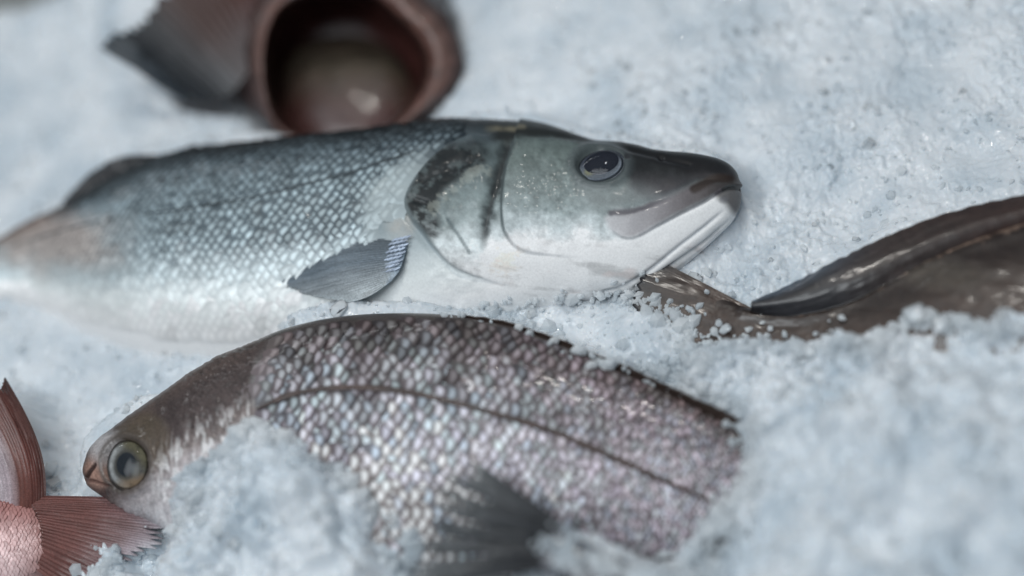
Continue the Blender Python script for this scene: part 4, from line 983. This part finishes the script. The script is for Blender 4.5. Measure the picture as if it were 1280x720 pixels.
for sg, eps in ((12, 1e-3), (4, 1e-2), (1.5, 0.05)):
    nb_, db_ = blur(num, sg), blur(den, sg); a_ = db_ / (db_ + eps); Hc = Hc * (1 - a_) + a_ * nb_ / (db_ + 1e-9)
def bil(A, x, y):
    fx = np.clip((x - X0) / STEP_C, 0, ncx - 1.001); fy = np.clip((y - Y0) / STEP_C, 0, ncy - 1.001)
    i, j = fx.astype(int), fy.astype(int); u_, v_ = fx - i, fy - j
    return (A[i, j] * (1 - u_) + A[i + 1, j] * u_) * (1 - v_) + (A[i, j + 1] * (1 - u_) + A[i + 1, j + 1] * u_) * v_
def ice_h(x, y):
    h = bil(Hc, x, y)
    wx = x + 0.004 * (fbm(x * 90, y * 90, 2, 111) - 0.5); wy = y + 0.004 * (fbm(x * 90 + 40, y * 90, 2, 112) - 0.5)
    px, py, _ = project(np.stack([x, y, h], -1))
    near = sst(420, 620, py + 0.25 * (px - 640))       # coarser, lumpier ice towards the front
    h = h + (0.005 + 0.021 * near) * (fbm(wx * 45, wy * 45, 3, 113) - 0.5)
    f1, f2, cid = worley(wx * 85, wy * 85, 114); h = h + (0.0012 + 0.0065 * near) * (0.6 - f1**2) * (0.4 + 0.9 * cid)
    cl = (0.35 + 1.1 * sst(0.38, 0.68, fbm(x * 38 + 7, y * 38, 3, 121))) * (0.85 + 0.25 * near)        # clumps of coarse chips between packed patches
    f1, f2, cid, tl = worley(wx * 165, wy * 165, 115, True); h = h + cl * (0.0011 + 0.0016 * near) * ((cid - 0.5) * 1.3 + 1.6 * tl + 0.35 - f1**2)
    f1, f2, cid, tl = worley(wx * 330, wy * 330, 116, True); h = h + cl * (0.0009 + 0.0006 * near) * ((cid - 0.5) * 1.2 + 2.0 * tl)
    f1, f2, cid, tl = worley(wx * 620, wy * 620, 117, True); h = h + 0.00042 * ((cid - 0.5) * 1.2 + 1.5 * tl)
    return h
STEP = 0.00078
nx_, ny_ = int((X1 - X0) / STEP) + 1, int((Y1 - Y0) / STEP) + 1
xg, yg = np.meshgrid(np.linspace(X0, X1, nx_), np.linspace(Y0, Y1, ny_), indexing='ij')
zg = ice_h(xg, yg)
ice = mesh_obj('ice_bed', np.stack([xg, yg, zg], -1).reshape(-1, 3), grid_faces(nx_, ny_), M_ICE)
ice['label'] = 'heaped bed of crushed white ice under all the fish'; ice['category'] = 'ice'; ice['kind'] = 'structure'
def ice_fast(x, y):
    fx = np.clip((x - X0) / (X1 - X0) * (nx_ - 1), 0, nx_ - 1).round().astype(int); fy = np.clip((y - Y0) / (Y1 - Y0) * (ny_ - 1), 0, ny_ - 1).round().astype(int)
    return zg[fx, fy]
def ice_at(px, py):
    d = np.linspace(0.55, 1.2, 1300); p = ray(np.full_like(d, px), np.full_like(d, py), d)
    k = np.argmax(p[:, 2] < ice_fast(p[:, 0], p[:, 1])); return p[k]
# loose grains of ice lying on the bed
ico_v = []; t = (1 + 5**0.5) / 2
ico_v = np.array([(-1, t, 0), (1, t, 0), (-1, -t, 0), (1, -t, 0), (0, -1, t), (0, 1, t), (0, -1, -t), (0, 1, -t), (t, 0, -1), (t, 0, 1), (-t, 0, -1), (-t, 0, 1)]) / math.hypot(1, t)
ico_f = np.array([(0, 11, 5), (0, 5, 1), (0, 1, 7), (0, 7, 10), (0, 10, 11), (1, 5, 9), (5, 11, 4), (11, 10, 2), (10, 7, 6), (7, 1, 8), (3, 9, 4), (3, 4, 2), (3, 2, 6), (3, 6, 8), (3, 8, 9), (4, 9, 5), (2, 4, 11), (6, 2, 10), (8, 6, 7), (9, 8, 1)])
NG = 9000
gxr = RNG.uniform(X0 + 0.01, X1 - 0.01, NG * 2); gyr = RNG.uniform(Y0 + 0.01, Y1 - 0.01, NG * 2)
qx, qy, _ = project(np.stack([gxr, gyr, np.full(NG * 2, BASE)], -1))
dens = noise(gxr * 60, gyr * 60, 130) * 0.7 + 0.3 * noise(gxr * 200, gyr * 200, 131) + 0.12 * sst(420, 620, qy)
k = (qx > -80) & (qx < 1360) & (qy > -80) & (qy < 820) & (dens > RNG.uniform(0.15, 0.75, NG * 2))
gxr, gyr = gxr[k][:NG], gyr[k][:NG]; n = len(gxr)
sz = np.clip(RNG.lognormal(math.log(0.00085), 0.45, n), 0.0004, 0.0026)
jv = ico_v[None] * (1 + RNG.normal(0, 0.22, (n, 12, 1))) * RNG.uniform(0.6, 1.25, (n, 1, 3))
q = RNG.normal(0, 1, (n, 4)); q /= np.linalg.norm(q, axis=1, keepdims=True); w4, x4, y4, z4 = q.T
Rq = np.stack([1 - 2 * (y4**2 + z4**2), 2 * (x4 * y4 - z4 * w4), 2 * (x4 * z4 + y4 * w4), 2 * (x4 * y4 + z4 * w4), 1 - 2 * (x4**2 + z4**2), 2 * (y4 * z4 - x4 * w4), 2 * (x4 * z4 - y4 * w4), 2 * (y4 * z4 + x4 * w4), 1 - 2 * (x4**2 + y4**2)], -1).reshape(n, 3, 3)
gv = np.einsum('nij,nkj->nki', Rq, jv) * sz[:, None, None]
gv = gv + np.stack([gxr, gyr, ice_fast(gxr, gyr) + sz * 0.05], -1)[:, None]
# crumbs along the ragged edges where ice spills over the fish
bx = []
for H_ in (HEAP_RIGHT, HEAP_LEFT, HEAP_MID, HEAP_SLUSH):
    c_ = crv(H_ + H_[:1], 60 * len(H_)); c_ = c_[(c_[:, 0] > -20) & (c_[:, 0] < 1300) & (c_[:, 1] < 730)]
    L_ = np.hypot(*np.diff(c_, axis=0).T).sum(); m_ = int(L_ * 0.95)
    q_ = c_[RNG.integers(0, len(c_), m_)] + RNG.normal(0, 1, (m_, 2)) * RNG.choice([4, 10, 20], (m_, 1), p=[0.35, 0.4, 0.25]); bx.append(q_)
bx = np.vstack(bx)
fi = np.clip(np.round((bx[:, 0] - gx[0, 0]) / 8).astype(int), 0, gx.shape[0] - 1); fj = np.clip(np.round((bx[:, 1] - gy[0, 0]) / 8).astype(int), 0, gx.shape[1] - 1)
fd = frs[fi, fj]
dl = np.linspace(0.6, 1.1, 700); R3 = ray(bx[:, 0][:, None] + 0 * dl, bx[:, 1][:, None] + 0 * dl, dl[None] + 0 * bx[:, :1])
hit = np.argmax(R3[..., 2] < ice_fast(R3[..., 0], R3[..., 1]), axis=1); idp = dl[hit]
ok_ = np.abs(np.minimum(fd, idp) - idp) < 0.016
bp_ = ray(bx[:, 0], bx[:, 1], np.minimum(fd - 0.0004, idp))[ok_]; nb2 = len(bp_)
sz2 = np.clip(RNG.lognormal(math.log(0.0011), 0.55, nb2), 0.0004, 0.0040)
jv2 = ico_v[None] * (1 + RNG.normal(0, 0.2, (nb2, 12, 1))) * RNG.uniform(0.65, 1.25, (nb2, 1, 3)) * sz2[:, None, None] + bp_[:, None]
gv = np.vstack([gv, jv2]); n = len(gv)
gf = (ico_f[None] + (np.arange(n) * 12)[:, None, None]).reshape(-1, 3)
gr = mesh_obj('ice_grains', gv.reshape(-1, 3), gf, M_GRAIN, smooth=False)
# clear angular chips
NC = 600
cx_ = RNG.uniform(X0 + 0.01, X1 - 0.01, NC * 4); cy_ = RNG.uniform(Y0 + 0.01, Y1 - 0.01, NC * 4)
cq = sst(0.42, 0.7, fbm(cx_ * 38 + 7, cy_ * 38, 3, 121)) + 0.15
qx, qy, _ = project(np.stack([cx_, cy_, np.full(NC * 4, BASE)], -1))
k = (qx > -60) & (qx < 1340) & (qy > -60) & (qy < 800) & (cq > RNG.uniform(0, 1, NC * 4)); cx_, cy_ = cx_[k][:NC], cy_[k][:NC]; nc = len(cx_)
sc_ = np.clip(RNG.lognormal(math.log(0.0012), 0.4, nc), 0.0006, 0.0026)
cube = np.array([(x, y, z) for x in (-1, 1) for y in (-1, 1) for z in (-1, 1)], float) * 0.75
cf = np.array([(0, 1, 3, 2), (4, 6, 7, 5), (0, 4, 5, 1), (2, 3, 7, 6), (0, 2, 6, 4), (1, 5, 7, 3)])
v_ = cube[None] * RNG.uniform(0.45, 1.25, (nc, 1, 3)) + RNG.normal(0, 0.16, (nc, 8, 3))
q = RNG.normal(0, 1, (nc, 4)); q /= np.linalg.norm(q, axis=1, keepdims=True); w4, x4, y4, z4 = q.T
Rq = np.stack([1 - 2 * (y4**2 + z4**2), 2 * (x4 * y4 - z4 * w4), 2 * (x4 * z4 + y4 * w4), 2 * (x4 * y4 + z4 * w4), 1 - 2 * (x4**2 + z4**2), 2 * (y4 * z4 - x4 * w4), 2 * (x4 * z4 - y4 * w4), 2 * (y4 * z4 + x4 * w4), 1 - 2 * (x4**2 + y4**2)], -1).reshape(nc, 3, 3)
v_ = np.einsum('nij,nkj->nki', Rq, v_) * sc_[:, None, None] + np.stack([cx_, cy_, ice_fast(cx_, cy_) + sc_ * 0.1], -1)[:, None]
chips = mesh_obj('ice_chips', v_.reshape(-1, 3), (cf[None] + (np.arange(nc) * 8)[:, None, None]).reshape(-1, 4), M_CHIP, smooth=False)
chips['kind'] = 'stuff'; chips['label'] = 'clear angular chips of ice lying in patches on the ice bed'; chips['category'] = 'ice'
gr['kind'] = 'stuff'; gr['label'] = 'loose grains of crushed ice scattered over the ice bed'; gr['category'] = 'ice'

# single lumps of ice that can be told apart
import bmesh
def lump(px, py, size, label, mat=M_CHUNK, flat=0.75, seed=0, lift=0.3, name='ice_lump', pos=None):
    r = np.random.default_rng(seed)
    p = ice_at(px, py) if pos is None else pos
    bm = bmesh.new()
    for v in r.normal(0, 1, (26, 3)):
        v = v / np.linalg.norm(v) * r.uniform(0.75, 1.1); bm.verts.new((v[0] * size, v[1] * size * r.uniform(0.8, 1.0), v[2] * size * flat))
    g = bmesh.ops.convex_hull(bm, input=bm.verts)
    bmesh.ops.delete(bm, geom=[e for e in g['geom_interior'] if isinstance(e, bmesh.types.BMVert)], context='VERTS')
    bmesh.ops.bevel(bm, geom=list(bm.edges), offset=size * 0.10, segments=2, affect='EDGES', profile=0.6)
    me = bpy.data.meshes.new(name); bm.to_mesh(me); bm.free()
    for pl in me.polygons: pl.use_smooth = True
    me.materials.append(mat)
    o = bpy.data.objects.new(name, me); COL.objects.link(o); o.location = p + np.array([0, 0, size * lift]); o.rotation_euler = r.uniform(0, 6, 3) * np.array([0.15, 0.15, 1])
    o['label'] = label; o['category'] = 'ice'; o['group'] = 'single lumps of ice'
    return o
lump(1142, 396, 0.0062, 'clear round ice lump on top of the heap before the brown fish', seed=3)
lump(1180, 408, 0.0055, 'ice lump just right of the highest one on the right heap', seed=4)
lump(1012, 440, 0.0045, 'small ice lump at the near edge of the brown fish', seed=5)
lump(165, 655, 0.0042, 'clear ice bead below the red tail fin', seed=6)
lump(60, 585, 0.0060, 'ice lump wedged between red fish and bream snout', seed=7)
lump(128, 606, 0.0040, 'clear ice piece under the bream snout', seed=8)
lump(868, 352, 0.0045, 'ice lump under the chin of the bass', seed=9)
lump(545, 690, 0.0065, 'ice lump lying on the dark split tail fin', seed=10)
p_, n_ = BASS.surf(424, 388)
lump(424, 388, 0.0050, 'smooth grey flat pebble of ice between bass belly and bream back', seed=11, flat=0.4, name='ice_pebble')
p_, n_ = BROWN.surf(905, 410)
for i, (a_, b_, s_) in enumerate([(906, 412, 0.0030), (898, 404, 0.0018)]):
    pp = BROWN.pl.at(a_, b_, 0.006)
    lump(a_, b_, s_, ['bluish white ice flake stuck on the brown tail fin', 'tiny ice crumb beside the flake on the brown tail fin'][i], mat=M_GRAIN, seed=20 + i, flat=0.5, lift=0, pos=pp)

# small dark blob sunk in the ice, parented to the dark fish
a_ = np.linspace(0, 2 * math.pi, 28, endpoint=False)[None]; u_ = np.linspace(0.02, math.pi - 0.02, 16)[:, None]
pc = ice_at(910, 682); rr_ = 0.0052 * (1 + 0.25 * (fbm(np.cos(a_) * 2 + 4 + 0 * u_, np.sin(a_) * 2 + u_, 3, 140) - 0.5))
V = np.stack([pc[0] + rr_ * np.sin(u_) * np.cos(a_) * 0.9, pc[1] + rr_ * np.sin(u_) * np.sin(a_) * 1.1, pc[2] + 0.0005 + rr_ * 0.7 * np.cos(u_) + 0 * a_], -1)
mesh_obj('dark_blob', V.reshape(-1, 3), grid_faces(16, 28, True), M_BROWN, dark, np.tile(alb(40, 43, 48), (V.shape[0] * 28, 1)))

# counter under the ice
cv = np.array([(-3, -3, -0.03), (3, -3, -0.03), (3, 3, -0.03), (-3, 3, -0.03)])
mt, nt, b = mat_base('counter_steel'); b.inputs['Base Color'].default_value = (0.20, 0.21, 0.20, 1); b.inputs['Roughness'].default_value = 0.45
nz = nt.nodes.new('ShaderNodeTexNoise'); nz.inputs['Scale'].default_value = 30; rr = nt.nodes.new('ShaderNodeMapRange'); rr.inputs['To Min'].default_value = 0.3; rr.inputs['To Max'].default_value = 0.6
nt.links.new(nz.outputs['Fac'], rr.inputs['Value']); nt.links.new(rr.outputs['Result'], b.inputs['Roughness'])
ct = mesh_obj('counter', cv, [[0, 1, 2, 3]], mt); ct['kind'] = 'structure'; ct['label'] = 'grey counter under the bed of ice'; ct['category'] = 'counter'

# focus on the eye of the bass
fp, _ = BASS.surf(760, 215)
cam_data.dof.focus_distance = float(project(fp)[2]) - 0.004
